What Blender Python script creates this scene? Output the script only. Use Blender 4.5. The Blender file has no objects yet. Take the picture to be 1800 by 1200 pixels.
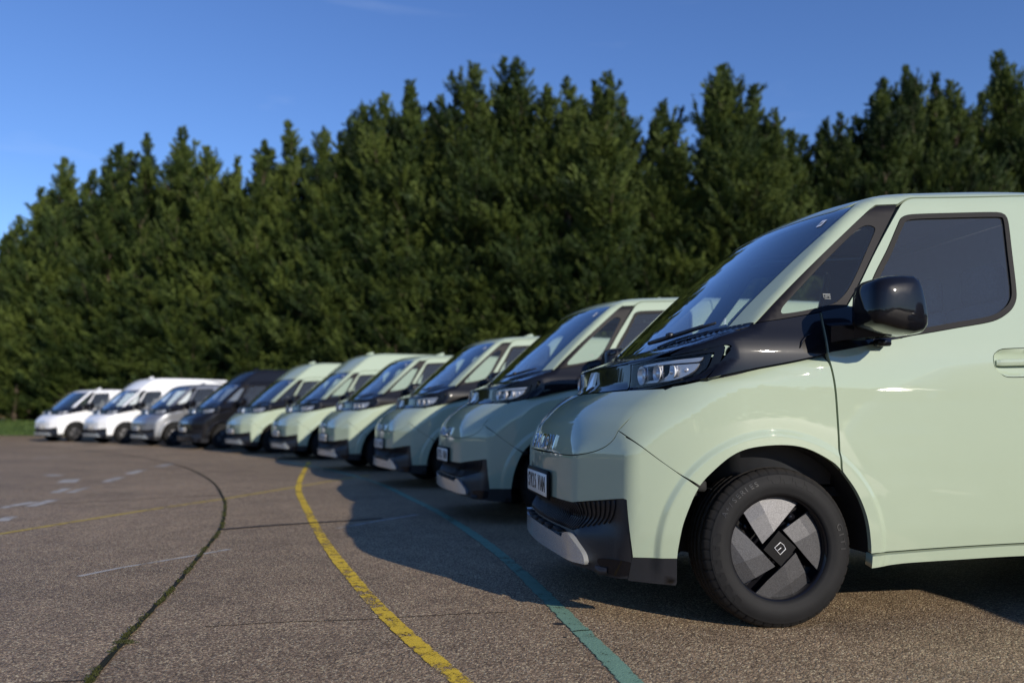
import bpy, math, random
import numpy as np
from mathutils import Vector, Matrix
from mathutils.geometry import delaunay_2d_cdt
random.seed(7); RNG = np.random.default_rng(7)
SC = bpy.context.scene
COL = SC.collection
R = math.radians

# ------------------------------------------------------------------ camera, sky, sun, exposure
cd = bpy.data.cameras.new("camera"); cam = bpy.data.objects.new("camera", cd); COL.objects.link(cam)
cam.location = (0, 0, 0.891); cam.rotation_euler = (R(90) + 0.09597, 0, 0)
cd.sensor_width = 36; cd.lens = 28; cd.clip_start = 0.05; cd.clip_end = 3000
cd.dof.use_dof = True; cd.dof.focus_distance = 3.55; cd.dof.aperture_fstop = 1.4; cd.dof.aperture_blades = 9
SC.camera = cam

SUN = Vector((1.60, -2.10, 1.0)).normalized()
world = bpy.data.worlds.new("World"); SC.world = world; world.use_nodes = True
wt = world.node_tree; wt.nodes.clear()
wo = wt.nodes.new("ShaderNodeOutputWorld"); wb = wt.nodes.new("ShaderNodeBackground")
sky = wt.nodes.new("ShaderNodeTexSky"); sky.sky_type = 'NISHITA'; sky.sun_disc = False
sky.sun_elevation = math.asin(SUN.z); sky.sun_rotation = math.atan2(SUN.x, SUN.y)
sky.air_density = 1.0; sky.dust_density = 0.0; sky.ozone_density = 4.6
wb.inputs[1].default_value = 0.142
hs = wt.nodes.new('ShaderNodeHueSaturation'); hs.inputs['Saturation'].default_value = 1.09; hs.inputs['Hue'].default_value = .512; wt.links.new(sky.outputs[0], hs.inputs['Color']); 
# thin high cirrus: long faint streaks over the whole sky
tcw = wt.nodes.new('ShaderNodeTexCoord'); mpw = wt.nodes.new('ShaderNodeMapping'); mpw.inputs['Scale'].default_value = (2.2, 2.2, 15.0); mpw.inputs['Rotation'].default_value = (0, R(9), R(20))
nw = wt.nodes.new('ShaderNodeTexNoise'); nw.inputs['Scale'].default_value = 2.1; nw.inputs['Detail'].default_value = 7; nw.inputs['Roughness'].default_value = .55; nw.inputs['Distortion'].default_value = .5
rw = wt.nodes.new('ShaderNodeMapRange'); rw.inputs['From Min'].default_value = .60; rw.inputs['From Max'].default_value = .84; rw.inputs['To Max'].default_value = .10
mw = wt.nodes.new('ShaderNodeMix'); mw.data_type = 'RGBA'; mw.inputs[7].default_value = (4.6, 5.2, 6.2, 1)
wt.links.new(tcw.outputs['Generated'], mpw.inputs[0]); wt.links.new(mpw.outputs[0], nw.inputs['Vector']); wt.links.new(nw.outputs['Fac'], rw.inputs['Value'])
wt.links.new(rw.outputs[0], mw.inputs[0]); wt.links.new(hs.outputs[0], mw.inputs[6]); wt.links.new(mw.outputs[2], wb.inputs[0]); wt.links.new(wb.outputs[0], wo.inputs[0])
sd = bpy.data.lights.new("sun", 'SUN'); sd.energy = 4.5; sd.angle = R(0.5); sd.color = (1.0, 0.91, 0.78)
so = bpy.data.objects.new("sun", sd); COL.objects.link(so)
so.rotation_euler = SUN.to_track_quat('Z', 'Y').to_euler()
SC.view_settings.view_transform = 'Standard'; SC.view_settings.look = 'None'
SC.view_settings.gamma = 1.0; SC.view_settings.exposure = 0.18; SC.view_settings.use_curve_mapping = False
SC.cycles.max_bounces = 10; SC.cycles.transparent_max_bounces = 24
SC.cycles.caustics_reflective = False; SC.cycles.caustics_refractive = False

# ------------------------------------------------------------------ materials
def new_mat(name):
    m = bpy.data.materials.new(name); m.use_nodes = True
    nt = m.node_tree; nt.nodes.clear()
    out = nt.nodes.new("ShaderNodeOutputMaterial")
    return m, nt, out
def N(nt, t, **kw):
    n = nt.nodes.new(t)
    for k, v in kw.items():
        if k.startswith('i_'): n.inputs[int(k[2:]) if k[2:].isdigit() else k[2:].replace('_', ' ')].default_value = v
        else: setattr(n, k, v)
    return n
def principled(name, col, rough=0.5, metal=0.0, coat=0.0, spec=0.5, noise=0.0, nscale=30.0, bump=0.0, coatr=0.03):
    m, nt, out = new_mat(name)
    p = N(nt, "ShaderNodeBsdfPrincipled")
    p.inputs["Base Color"].default_value = (*col, 1); p.inputs["Roughness"].default_value = rough
    p.inputs["Metallic"].default_value = metal; p.inputs["Coat Weight"].default_value = coat
    p.inputs["Coat Roughness"].default_value = coatr; p.inputs["Specular IOR Level"].default_value = spec
    if noise or bump:
        tc = N(nt, "ShaderNodeTexCoord"); nz = N(nt, "ShaderNodeTexNoise"); nz.inputs["Scale"].default_value = nscale
        nz.inputs["Detail"].default_value = 5
        nt.links.new(tc.outputs["Object"], nz.inputs["Vector"])
        if noise:
            mx = N(nt, "ShaderNodeMix", data_type='RGBA')
            mx.inputs[6].default_value = (*[c * (1 - noise) for c in col], 1)
            mx.inputs[7].default_value = (*[min(1, c * (1 + noise)) for c in col], 1)
            nt.links.new(nz.outputs["Fac"], mx.inputs[0]); nt.links.new(mx.outputs[2], p.inputs["Base Color"])
        if bump:
            b = N(nt, "ShaderNodeBump"); b.inputs["Strength"].default_value = bump; b.inputs["Distance"].default_value = 0.002
            nt.links.new(nz.outputs["Fac"], b.inputs["Height"]); nt.links.new(b.outputs[0], p.inputs["Normal"])
    nt.links.new(p.outputs[0], out.inputs[0])
    return m
def paint(name, col, rough=0.45, metal=0.0):
    # car paint: base + clear coat, a trace of road dust broken up by noise
    m, nt, out = new_mat(name)
    p = N(nt, "ShaderNodeBsdfPrincipled")
    p.inputs["Metallic"].default_value = metal
    p.inputs["Coat Weight"].default_value = 1.0; p.inputs["Coat IOR"].default_value = 1.36 if max(col) < .1 else 1.62
    p.inputs["Specular IOR Level"].default_value = .5 if metal else .04
    tc = N(nt, "ShaderNodeTexCoord"); nz = N(nt, "ShaderNodeTexNoise"); nz.inputs["Scale"].default_value = 2.3
    nz.inputs["Detail"].default_value = 8; nz.inputs["Roughness"].default_value = 0.7
    nt.links.new(tc.outputs["Object"], nz.inputs["Vector"])
    mx = N(nt, "ShaderNodeMix", data_type='RGBA')
    mx.inputs[6].default_value = (*[c * 0.95 for c in col], 1); mx.inputs[7].default_value = (*[min(.9, c * 1.04) for c in col], 1)
    nt.links.new(nz.outputs["Fac"], mx.inputs[0]); nt.links.new(mx.outputs[2], p.inputs["Base Color"])
    p.inputs["Roughness"].default_value = rough
    mr = N(nt, "ShaderNodeMapRange"); mr.inputs["From Min"].default_value = .45; mr.inputs["From Max"].default_value = .8
    mr.inputs["To Min"].default_value = .012; mr.inputs["To Max"].default_value = .06
    nt.links.new(nz.outputs["Fac"], mr.inputs["Value"]); nt.links.new(mr.outputs[0], p.inputs["Coat Roughness"])
    nt.links.new(p.outputs[0], out.inputs[0])
    return m
def glass(name, tint, refl=1.0, ior=1.52, haze=0.0):
    m, nt, out = new_mat(name)
    t = N(nt, "ShaderNodeBsdfTransparent"); t.inputs[0].default_value = (*tint, 1)
    g = N(nt, "ShaderNodeBsdfGlossy"); g.inputs["Roughness"].default_value = 0.0; g.inputs[0].default_value = (1, 1, 1, 1)
    f = N(nt, "ShaderNodeFresnel"); f.inputs[0].default_value = ior
    ma = N(nt, "ShaderNodeMath", operation='MULTIPLY', use_clamp=True); ma.inputs[1].default_value = refl
    mx = N(nt, "ShaderNodeMixShader")
    nt.links.new(f.outputs[0], ma.inputs[0]); nt.links.new(ma.outputs[0], mx.inputs[0])
    df = N(nt, "ShaderNodeBsdfDiffuse"); df.inputs[0].default_value = (.62, .66, .66, 1)      # even grey haze mixed in, standing for cabin light and reflections
    m2 = N(nt, "ShaderNodeMixShader"); m2.inputs[0].default_value = haze
    nt.links.new(t.outputs[0], m2.inputs[1]); nt.links.new(df.outputs[0], m2.inputs[2])
    nt.links.new(m2.outputs[0], mx.inputs[1]); nt.links.new(g.outputs[0], mx.inputs[2]); nt.links.new(mx.outputs[0], out.inputs[0])
    return m
M = {}
M['green'] = paint("paint_sage_green", (0.358, 0.425, 0.318))
M['white'] = paint("paint_white", (0.78, 0.79, 0.80))
M['silver'] = paint("paint_silver", (0.23, 0.24, 0.26), rough=0.38, metal=0.55)
M['black'] = paint("paint_black", (0.008, 0.008, 0.010), rough=0.35)
M['gloss'] = paint("gloss_black_trim", (0.006, 0.006, 0.008), rough=0.3)
M['satin'] = principled("satin_dark_frame", (0.006, 0.0055, 0.008), 0.45, spec=.12, noise=.08, nscale=9)
M['plastic'] = principled("dark_plastic", (0.012, 0.013, 0.017), 0.42, noise=.15, nscale=60, bump=.15)
M['rubber'] = principled("seal_rubber", (0.006, 0.006, 0.007), 0.5, spec=.12, noise=.1, nscale=40)
M['liner'] = principled("wheel_liner", (0.010, 0.010, 0.010), 0.8, noise=.3, nscale=20)
M['dark'] = principled("interior_black", (0.035, 0.037, 0.041), 0.7, noise=.2, nscale=12)
M['seat'] = principled("seat_fabric", (0.26, 0.27, 0.29), 0.85, noise=.2, nscale=90, bump=.3)
M['headlining'] = principled("headlining_grey", (0.72, 0.73, 0.74), 0.9, noise=.06, nscale=30)
M['glass_ws'] = glass("windscreen_glass", (0.70, 0.79, 0.79), 2.5, haze=.015)
M['glass_side'] = glass("side_glass", (0.84, 0.87, 0.86), 1.2, haze=.045)
M['glass_quarter'] = glass("quarter_glass", (0.88, 0.91, 0.89), .8, haze=.02)
M['lens'] = glass("headlamp_lens", (0.98, 0.98, 0.99), .6, 1.45)
M['smoke'] = paint("smoked_light_bar", (0.012, 0.013, 0.015), rough=0.15)
M['chrome'] = principled("chrome", (0.85, 0.86, 0.88), 0.10, 1.0, noise=.03, nscale=8)
M['satin_silver'] = principled("satin_silver", (0.66, 0.69, 0.70), 0.26, 0.75, coat=.4, noise=.04, nscale=15)
M['lampsilver'] = principled("lamp_reflector", (0.92, 0.93, 0.94), 0.25, 0.45, noise=.03, nscale=20)
M['lampgrey'] = principled("lamp_trim_grey", (0.72, 0.73, 0.75), 0.35, 0.4, noise=.05, nscale=15)
M['platewhite'] = principled("plate_white", (0.84, 0.81, 0.74), 0.4, noise=.04, nscale=20)
M['platetext'] = principled("plate_lettering", (0.03, 0.025, 0.015), 0.35, noise=.1, nscale=50)
M['lamp_amber'] = principled("indicator_lens", (0.75, 0.72, 0.68), 0.12, coat=1, noise=.05, nscale=30)
M['white_mark'] = principled("white_marking", (0.85, 0.85, 0.86), 0.35, noise=.03, nscale=30)
M['grey_print'] = principled("grey_print", (0.28, 0.3, 0.3), 0.6, noise=.05, nscale=30)
M['hub'] = principled('hub_black', (.005, .005, .006), .5, spec=.15, noise=.1, nscale=40)
M['disc'] = principled("brake_metal", (0.25, 0.25, 0.26), 0.35, 0.9, noise=.15, nscale=25)
def cover_mat():
    m, nt, out = new_mat("wheel_cover_flake")
    p = N(nt, "ShaderNodeBsdfPrincipled"); p.inputs["Metallic"].default_value = .6; p.inputs["Roughness"].default_value = .5
    tc = N(nt, "ShaderNodeTexCoord"); v = N(nt, "ShaderNodeTexVoronoi"); v.inputs["Scale"].default_value = 420
    nt.links.new(tc.outputs["Object"], v.inputs["Vector"])
    r = N(nt, "ShaderNodeValToRGB"); r.color_ramp.elements[0].color = (.05, .05, .054, 1); r.color_ramp.elements[1].color = (.125, .125, .132, 1)
    nt.links.new(v.outputs["Color"], r.inputs[0]); nt.links.new(r.outputs[0], p.inputs["Base Color"])
    nt.links.new(p.outputs[0], out.inputs[0]); return m
M['cover'] = cover_mat()
def tyre_mat():
    m, nt, out = new_mat("tyre_rubber")
    p = N(nt, "ShaderNodeBsdfPrincipled"); p.inputs["Roughness"].default_value = .7; p.inputs["Specular IOR Level"].default_value = .22
    tc = N(nt, "ShaderNodeTexCoord"); nz = N(nt, "ShaderNodeTexNoise"); nz.inputs["Scale"].default_value = 14; nz.inputs["Detail"].default_value = 8
    nt.links.new(tc.outputs["Object"], nz.inputs["Vector"])
    # dust gathers on the tread: brown with radius
    sp = N(nt, "ShaderNodeSeparateXYZ"); nt.links.new(tc.outputs["Object"], sp.inputs[0])
    l = N(nt, "ShaderNodeVectorMath", operation='LENGTH'); cx = N(nt, "ShaderNodeCombineXYZ")
    nt.links.new(sp.outputs[0], cx.inputs[0]); nt.links.new(sp.outputs[2], cx.inputs[2]); nt.links.new(cx.outputs[0], l.inputs[0])
    mr = N(nt, "ShaderNodeMapRange"); mr.inputs["From Min"].default_value = .322; mr.inputs["From Max"].default_value = .340
    nt.links.new(l.outputs["Value"], mr.inputs["Value"])
    r = N(nt, "ShaderNodeValToRGB"); r.color_ramp.elements[0].color = (.007, .0072, .008, 1); r.color_ramp.elements[1].color = (.015, .015, .016, 1)
    nt.links.new(nz.outputs["Fac"], r.inputs[0])
    mx = N(nt, "ShaderNodeMix", data_type='RGBA'); mx.inputs[7].default_value = (.034, .029, .024, 1)
    m2 = N(nt, "ShaderNodeMath", operation='MULTIPLY'); nt.links.new(mr.outputs[0], m2.inputs[0]); nt.links.new(nz.outputs["Fac"], m2.inputs[1])
    nt.links.new(m2.outputs[0], mx.inputs[0]); nt.links.new(r.outputs[0], mx.inputs[6]); nt.links.new(mx.outputs[2], p.inputs["Base Color"])
    b = N(nt, "ShaderNodeBump"); b.inputs["Strength"].default_value = .25; b.inputs["Distance"].default_value = .001
    n2 = N(nt, "ShaderNodeTexNoise"); n2.inputs["Scale"].default_value = 220; nt.links.new(tc.outputs["Object"], n2.inputs["Vector"])
    nt.links.new(n2.outputs["Fac"], b.inputs["Height"]); nt.links.new(b.outputs[0], p.inputs["Normal"])
    nt.links.new(p.outputs[0], out.inputs[0]); return m
M['tyre'] = tyre_mat()

def asphalt_mat():
    m, nt, out = new_mat("asphalt_aggregate")
    p = N(nt, "ShaderNodeBsdfPrincipled"); tc = N(nt, "ShaderNodeTexCoord")
    def vor(scale, feat='F1'):
        v = N(nt, "ShaderNodeTexVoronoi", feature=feat); v.inputs["Scale"].default_value = scale
        nt.links.new(tc.outputs["Object"], v.inputs["Vector"]); return v
    def noi(scale, det=6, rgh=.6):
        v = N(nt, "ShaderNodeTexNoise"); v.inputs["Scale"].default_value = scale; v.inputs["Detail"].default_value = det; v.inputs["Roughness"].default_value = rgh
        nt.links.new(tc.outputs["Object"], v.inputs["Vector"]); return v
    v1 = vor(150); v2 = vor(85); big = noi(.35, 7); mid = noi(3.2, 6, .7)
    r = N(nt, "ShaderNodeValToRGB"); cr = r.color_ramp; cr.interpolation = 'LINEAR'
    cr.elements[0].position = 0; cr.elements[0].color = (.097, .068, .041, 1)
    cr.elements[1].position = 1; cr.elements[1].color = (.72, .60, .38, 1)
    for pos, c in ((.32, (.190, .133, .082, 1)), (.62, (.320, .226, .142, 1)), (.84, (.415, .298, .188, 1)), (.94, (.55, .44, .265, 1))):
        e = cr.elements.new(pos); e.color = c
    sp = N(nt, "ShaderNodeSeparateColor"); nt.links.new(v1.outputs["Color"], sp.inputs[0])
    nt.links.new(sp.outputs[0], r.inputs[0])
    # large-scale blotches and wear
    r2 = N(nt, "ShaderNodeMapRange"); r2.inputs["From Min"].default_value = .3; r2.inputs["From Max"].default_value = .7; r2.inputs["To Min"].default_value = .72; r2.inputs["To Max"].default_value = 1.09; hs.inputs['Hue'].default_value = .512
    nt.links.new(big.outputs["Fac"], r2.inputs["Value"])
    r3 = N(nt, "ShaderNodeMapRange"); r3.inputs["From Min"].default_value = .3; r3.inputs["From Max"].default_value = .7; r3.inputs["To Min"].default_value = .82; r3.inputs["To Max"].default_value = 1.15
    nt.links.new(mid.outputs["Fac"], r3.inputs["Value"])
    mm = N(nt, "ShaderNodeMath", operation='MULTIPLY'); nt.links.new(r2.outputs[0], mm.inputs[0]); nt.links.new(r3.outputs[0], mm.inputs[1])
    st = noi(.9, 4, .5); rs = N(nt, "ShaderNodeMapRange"); rs.inputs["From Min"].default_value = .56; rs.inputs["From Max"].default_value = .66; rs.inputs["To Min"].default_value = 1.0; rs.inputs["To Max"].default_value = .84
    nt.links.new(st.outputs["Fac"], rs.inputs["Value"]); m9 = N(nt, "ShaderNodeMath", operation='MULTIPLY'); nt.links.new(mm.outputs[0], m9.inputs[0]); nt.links.new(rs.outputs[0], m9.inputs[1]); mm = m9
    vm = N(nt, "ShaderNodeVectorMath", operation='SCALE'); nt.links.new(r.outputs[0], vm.inputs[0]); nt.links.new(mm.outputs[0], vm.inputs["Scale"])
    nt.links.new(vm.outputs[0], p.inputs["Base Color"]); p.inputs["Roughness"].default_value = .62
    p.inputs["Specular IOR Level"].default_value = .2
    ad = N(nt, "ShaderNodeMath", operation='ADD'); nt.links.new(v1.outputs["Distance"], ad.inputs[0]); nt.links.new(v2.outputs["Distance"], ad.inputs[1])
    b = N(nt, "ShaderNodeBump"); b.inputs["Strength"].default_value = .8; b.inputs["Distance"].default_value = .0035; b.invert = True
    nt.links.new(ad.outputs[0], b.inputs["Height"]); nt.links.new(b.outputs[0], p.inputs["Normal"])
    nt.links.new(p.outputs[0], out.inputs[0]); return m
M['asphalt'] = asphalt_mat()
def line_mat(name, col, wear=.5, rough=.6, scale=16, ragged=.5):
    """worn road paint: opaque flakes over whatever lies below, uv.x runs across the line"""
    m, nt, out = new_mat(name)
    p = N(nt, "ShaderNodeBsdfPrincipled"); p.inputs["Roughness"].default_value = rough; p.inputs["Specular IOR Level"].default_value = .2
    tc = N(nt, "ShaderNodeTexCoord"); uv = N(nt, "ShaderNodeSeparateXYZ"); nt.links.new(tc.outputs["UV"], uv.inputs[0])
    a = N(nt, "ShaderNodeTexNoise"); a.inputs["Scale"].default_value = scale; a.inputs["Detail"].default_value = 10; a.inputs["Roughness"].default_value = .75
    b = N(nt, "ShaderNodeTexNoise"); b.inputs["Scale"].default_value = 130; b.inputs["Detail"].default_value = 3
    c = N(nt, "ShaderNodeTexNoise"); c.inputs["Scale"].default_value = 1.1; c.inputs["Detail"].default_value = 3
    for x in (a, b, c): nt.links.new(tc.outputs["Object"], x.inputs["Vector"])
    # edge falloff
    e = N(nt, "ShaderNodeMath", operation='SUBTRACT'); e.inputs[1].default_value = .5; nt.links.new(uv.outputs[0], e.inputs[0])
    e2 = N(nt, "ShaderNodeMath", operation='ABSOLUTE'); nt.links.new(e.outputs[0], e2.inputs[0])
    e3 = N(nt, "ShaderNodeMapRange"); e3.inputs["From Min"].default_value = .34; e3.inputs["From Max"].default_value = .5; e3.inputs["To Min"].default_value = 0; e3.inputs["To Max"].default_value = ragged
    nt.links.new(e2.outputs[0], e3.inputs["Value"])
    s1 = N(nt, "ShaderNodeMath", operation='MULTIPLY_ADD'); s1.inputs[1].default_value = .35; nt.links.new(b.outputs["Fac"], s1.inputs[0]); nt.links.new(a.outputs["Fac"], s1.inputs[2])
    s2 = N(nt, "ShaderNodeMath", operation='MULTIPLY_ADD'); s2.inputs[1].default_value = .45; nt.links.new(c.outputs["Fac"], s2.inputs[0]); nt.links.new(s1.outputs[0], s2.inputs[2])
    s3 = N(nt, "ShaderNodeMath", operation='SUBTRACT'); nt.links.new(s2.outputs[0], s3.inputs[0]); nt.links.new(e3.outputs[0], s3.inputs[1])
    th = N(nt, "ShaderNodeMapRange"); th.inputs["From Min"].default_value = .62 + wear * .45; th.inputs["From Max"].default_value = .70 + wear * .45
    nt.links.new(s3.outputs[0], th.inputs["Value"])
    mx = N(nt, "ShaderNodeMix", data_type='RGBA'); mx.inputs[6].default_value = (*[k * .62 for k in col], 1); mx.inputs[7].default_value = (*[min(1, k * 1.12) for k in col], 1)
    nt.links.new(a.outputs["Fac"], mx.inputs[0]); nt.links.new(mx.outputs[2], p.inputs["Base Color"])
    bp = N(nt, "ShaderNodeBump"); bp.inputs["Strength"].default_value = .6; bp.inputs["Distance"].default_value = .004
    nt.links.new(b.outputs["Fac"], bp.inputs["Height"]); nt.links.new(bp.outputs[0], p.inputs["Normal"])
    t = N(nt, "ShaderNodeBsdfTransparent"); ms = N(nt, "ShaderNodeMixShader")
    nt.links.new(th.outputs[0], ms.inputs[0]); nt.links.new(t.outputs[0], ms.inputs[1]); nt.links.new(p.outputs[0], ms.inputs[2])
    nt.links.new(ms.outputs[0], out.inputs[0]); return m
def foliage_mat(name, c1, c2, c3):
    m, nt, out = new_mat(name)
    p = N(nt, "ShaderNodeBsdfPrincipled"); p.inputs["Roughness"].default_value = .6; p.inputs["Specular IOR Level"].default_value = .25
    tc = N(nt, "ShaderNodeTexCoord"); nz = N(nt, "ShaderNodeTexNoise"); nz.inputs["Scale"].default_value = .9; nz.inputs["Detail"].default_value = 4
    nt.links.new(tc.outputs["Object"], nz.inputs["Vector"])
    oi = N(nt, "ShaderNodeObjectInfo")
    at = N(nt, "ShaderNodeAttribute", attribute_name="tone")
    r = N(nt, "ShaderNodeValToRGB"); r.color_ramp.elements[0].position = .25; r.color_ramp.elements[0].color = (*c1, 1)
    r.color_ramp.elements[1].position = .8; r.color_ramp.elements[1].color = (*c3, 1); e = r.color_ramp.elements.new(.52); e.color = (*c2, 1)
    s = N(nt, "ShaderNodeMath", operation='MULTIPLY_ADD'); s.inputs[1].default_value = .5
    nt.links.new(at.outputs["Fac"], s.inputs[0]); 
    h = N(nt, "ShaderNodeMath", operation='MULTIPLY'); h.inputs[1].default_value = .55; nt.links.new(nz.outputs["Fac"], h.inputs[0]); nt.links.new(h.outputs[0], s.inputs[2])
    k = N(nt, "ShaderNodeMath", operation='MULTIPLY_ADD'); k.inputs[1].default_value = .12; nt.links.new(oi.outputs["Random"], k.inputs[0]); nt.links.new(s.outputs[0], k.inputs[2])
    nt.links.new(k.outputs[0], r.inputs[0]); nt.links.new(r.outputs[0], p.inputs["Base Color"])
    tr = N(nt, "ShaderNodeBsdfTranslucent"); nt.links.new(r.outputs[0], tr.inputs[0]); ms = N(nt, "ShaderNodeMixShader"); ms.inputs[0].default_value = .10
    nt.links.new(p.outputs[0], ms.inputs[1]); nt.links.new(tr.outputs[0], ms.inputs[2])
    nt.links.new(ms.outputs[0], out.inputs[0]); return m
M['cypress'] = foliage_mat("cypress_foliage", (.006, .014, .005), (.030, .054, .013), (.112, .148, .030))  # ramp contrast puts lit tips and dark gaps into the colour
M['bark'] = principled("bark", (.09, .065, .045), .9, noise=.4, nscale=8, bump=.6)
M['grass'] = foliage_mat("lawn_grass", (.05, .085, .02), (.085, .13, .03), (.13, .17, .045))

# ------------------------------------------------------------------ mesh helpers
def link(name, me, parent=None):
    o = bpy.data.objects.new(name, me); COL.objects.link(o)
    if parent is not None: o.parent = parent
    return o
def mesh_from(name, V, F, mats=None, Nn=None, smooth=True, mi=None, flip=True, uv=None):
    """V in builder frame (x back, y towards the near side, z up); flip -> Blender frame (x,-y,z)"""
    V = np.array(V, float).reshape(-1, 3)
    if flip:
        V = V * (1, -1, 1); F = [tuple(reversed(f)) for f in F]
    me = bpy.data.meshes.new(name); me.from_pydata(V.tolist(), [], [tuple(int(i) for i in f) for f in F])
    for m in (mats or []): me.materials.append(m)
    if mi is not None: me.polygons.foreach_set("material_index", mi)
    if smooth: me.polygons.foreach_set("use_smooth", [True] * len(me.polygons))
    if Nn is not None:
        Nn = np.array(Nn, float)
        if flip: Nn = Nn * (1, -1, 1)
        me.normals_split_custom_set_from_vertices(Nn.tolist())
    me.update(); return me
class MB:
    def __init__(s): s.V = []; s.F = []; s.N = []; s.mi = []
    def add(s, V, F, Nn=None, mi=0):
        b = len(s.V); V = [tuple(v) for v in V]; s.V += V
        s.F += [tuple(i + b for i in f) for f in F]; s.mi += [mi] * len(F)
        s.N += ([tuple(n) for n in Nn] if Nn is not None else [(0, 0, 0)] * len(V))
    def box(s, c, d, rot=None, mi=0, bev=0.0):
        x, y, z = [k / 2 for k in d]
        if bev > 0:
            b = min(bev, x * .49, y * .49, z * .49); V = []; 
            for sx in (-1, 1):
                for sy in (-1, 1):
                    for sz in (-1, 1):
                        V += [(sx * x, sy * (y - b), sz * (z - b)), (sx * (x - b), sy * y, sz * (z - b)), (sx * (x - b), sy * (y - b), sz * z)]
            def q(a): return a
            idx = lambda sx, sy, sz, k: ((sx > 0) * 4 + (sy > 0) * 2 + (sz > 0)) * 3 + k
            F = []
            for sx in (-1, 1): F.append([idx(sx, a, b2, 0) for a, b2 in ((-1, -1), (1, -1), (1, 1), (-1, 1))][::sx])
            for sy in (-1, 1): F.append([idx(a, sy, b2, 1) for a, b2 in ((-1, -1), (-1, 1), (1, 1), (1, -1))][::sy])
            for sz in (-1, 1): F.append([idx(a, b2, sz, 2) for a, b2 in ((-1, -1), (1, -1), (1, 1), (-1, 1))][::sz])
            for sx in (-1, 1):
                for sy in (-1, 1):
                    F.append([idx(sx, sy, -1, 0), idx(sx, sy, -1, 1), idx(sx, sy, 1, 1), idx(sx, sy, 1, 0)][::sx * sy])
                for sz in (-1, 1):
                    F.append([idx(sx, -1, sz, 0), idx(sx, 1, sz, 0), idx(sx, 1, sz, 2), idx(sx, -1, sz, 2)][::sx * sz])
            for sy in (-1, 1):
                for sz in (-1, 1):
                    F.append([idx(-1, sy, sz, 1), idx(-1, sy, sz, 2), idx(1, sy, sz, 2), idx(1, sy, sz, 1)][::sy * sz])
            for sx in (-1, 1):
                for sy in (-1, 1):
                    for sz in (-1, 1):
                        F.append([idx(sx, sy, sz, 0), idx(sx, sy, sz, 1), idx(sx, sy, sz, 2)][::sx * sy * sz])
        else:
            V = [(a * x, b * y, e * z) for a in (-1, 1) for b in (-1, 1) for e in (-1, 1)]
            F = [(0, 1, 3, 2), (4, 6, 7, 5), (0, 4, 5, 1), (2, 3, 7, 6), (0, 2, 6, 4), (1, 5, 7, 3)]
        if rot is not None: V = [tuple(rot @ Vector(v)) for v in V]
        s.add([(v[0] + c[0], v[1] + c[1], v[2] + c[2]) for v in V], F, mi=mi)
    def tube(s, pts, r, n=8, mi=0, closed=False, cap=True):
        pts = [Vector(p) for p in pts]; L = len(pts); rings = []
        up = Vector((0.13, 0.21, 0.97))
        for i, p in enumerate(pts):
            if closed: t = pts[(i + 1) % L] - pts[i - 1]
            else: t = pts[min(i + 1, L - 1)] - pts[max(i - 1, 0)]
            t.normalize(); a = t.cross(up)
            if a.length < 1e-3: a = t.cross(Vector((1, 0, 0)))
            a.normalize(); b = t.cross(a)
            rr = r[i] if hasattr(r, '__len__') else r
            rings.append([p + (a * math.cos(2 * math.pi * k / n) + b * math.sin(2 * math.pi * k / n)) * rr for k in range(n)])
        V = [v for rg in rings for v in rg]; F = []
        for i in range(L if closed else L - 1):
            j = (i + 1) % L
            for k in range(n): F.append((i * n + k, i * n + (k + 1) % n, j * n + (k + 1) % n, j * n + k))
        if cap and not closed: F += [tuple(range(n))[::-1], tuple((L - 1) * n + k for k in range(n))]
        s.add(V, F, mi=mi)
    def disc(s, c, r, ax=1, n=32, mi=0, sgn=1):
        V = [c]; 
        for k in range(n):
            a = 2 * math.pi * k / n; p = [0, 0, 0]; o = [i for i in range(3) if i != ax]
            p[o[0]] = math.cos(a) * r; p[o[1]] = math.sin(a) * r; V.append((c[0] + p[0], c[1] + p[1], c[2] + p[2]))
        s.add(V, [(0, 1 + k, 1 + (k + 1) % n)[::sgn] for k in range(n)], mi=mi)
    def mesh(s, name, mats, smooth=True, flip=True, custom=False):
        Nn = s.N if custom else None
        return mesh_from(name, s.V, s.F, mats, Nn, smooth, s.mi, flip)

# ------------------------------------------------------------------ van body surface (implicit)

def smax(a,b,k):
    h=np.clip(.5+.5*(a-b)/k,0,1); return b+(a-b)*h+k*h*(1-h)
def herm(xs,ys):
    """smooth interpolation table (pchip)"""
    xs=np.array(xs,float); ys=np.array(ys,float)
    d=np.diff(ys)/np.diff(xs); m=np.zeros_like(ys)
    m[0]=d[0]; m[-1]=d[-1]
    for i in range(1,len(ys)-1):
        m[i]=0 if d[i-1]*d[i]<=0 else 2*d[i-1]*d[i]/(d[i-1]+d[i])
    def f(x):
        x=np.clip(x,xs[0],xs[-1]); i=np.clip(np.searchsorted(xs,x)-1,0,len(xs)-2)
        h=xs[i+1]-xs[i]; t=(x-xs[i])/h
        return (2*t**3-3*t**2+1)*ys[i]+(t**3-2*t**2+t)*h*m[i]+(-2*t**3+3*t**2)*ys[i+1]+(t**3-t**2)*h*m[i+1]
    return f
S_z=herm([.15,.24,.33,.42,.6,.8,1.0,1.1,1.17,1.22,1.3,1.4,1.6,1.85,1.95,2.05,2.4],[.93,.945,.962,.976,.986,.990,.991,.988,.982,.972,.947,.917,.868,.808,.785,.762,.70])
N_z=herm([.0,.5,.71,.792,.86,.938,1.015,1.06,1.10,1.14,1.2,1.4],[-.865,-.865,-.862,-.845,-.812,-.742,-.64,-.545,-.40,-.25,.1,.9])
C_x=herm([-.8,-.57,-.50,-.42,-.30,-.20,0,.5],[1.08,1.155,1.180,1.210,1.254,1.292,1.345,1.46])
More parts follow.
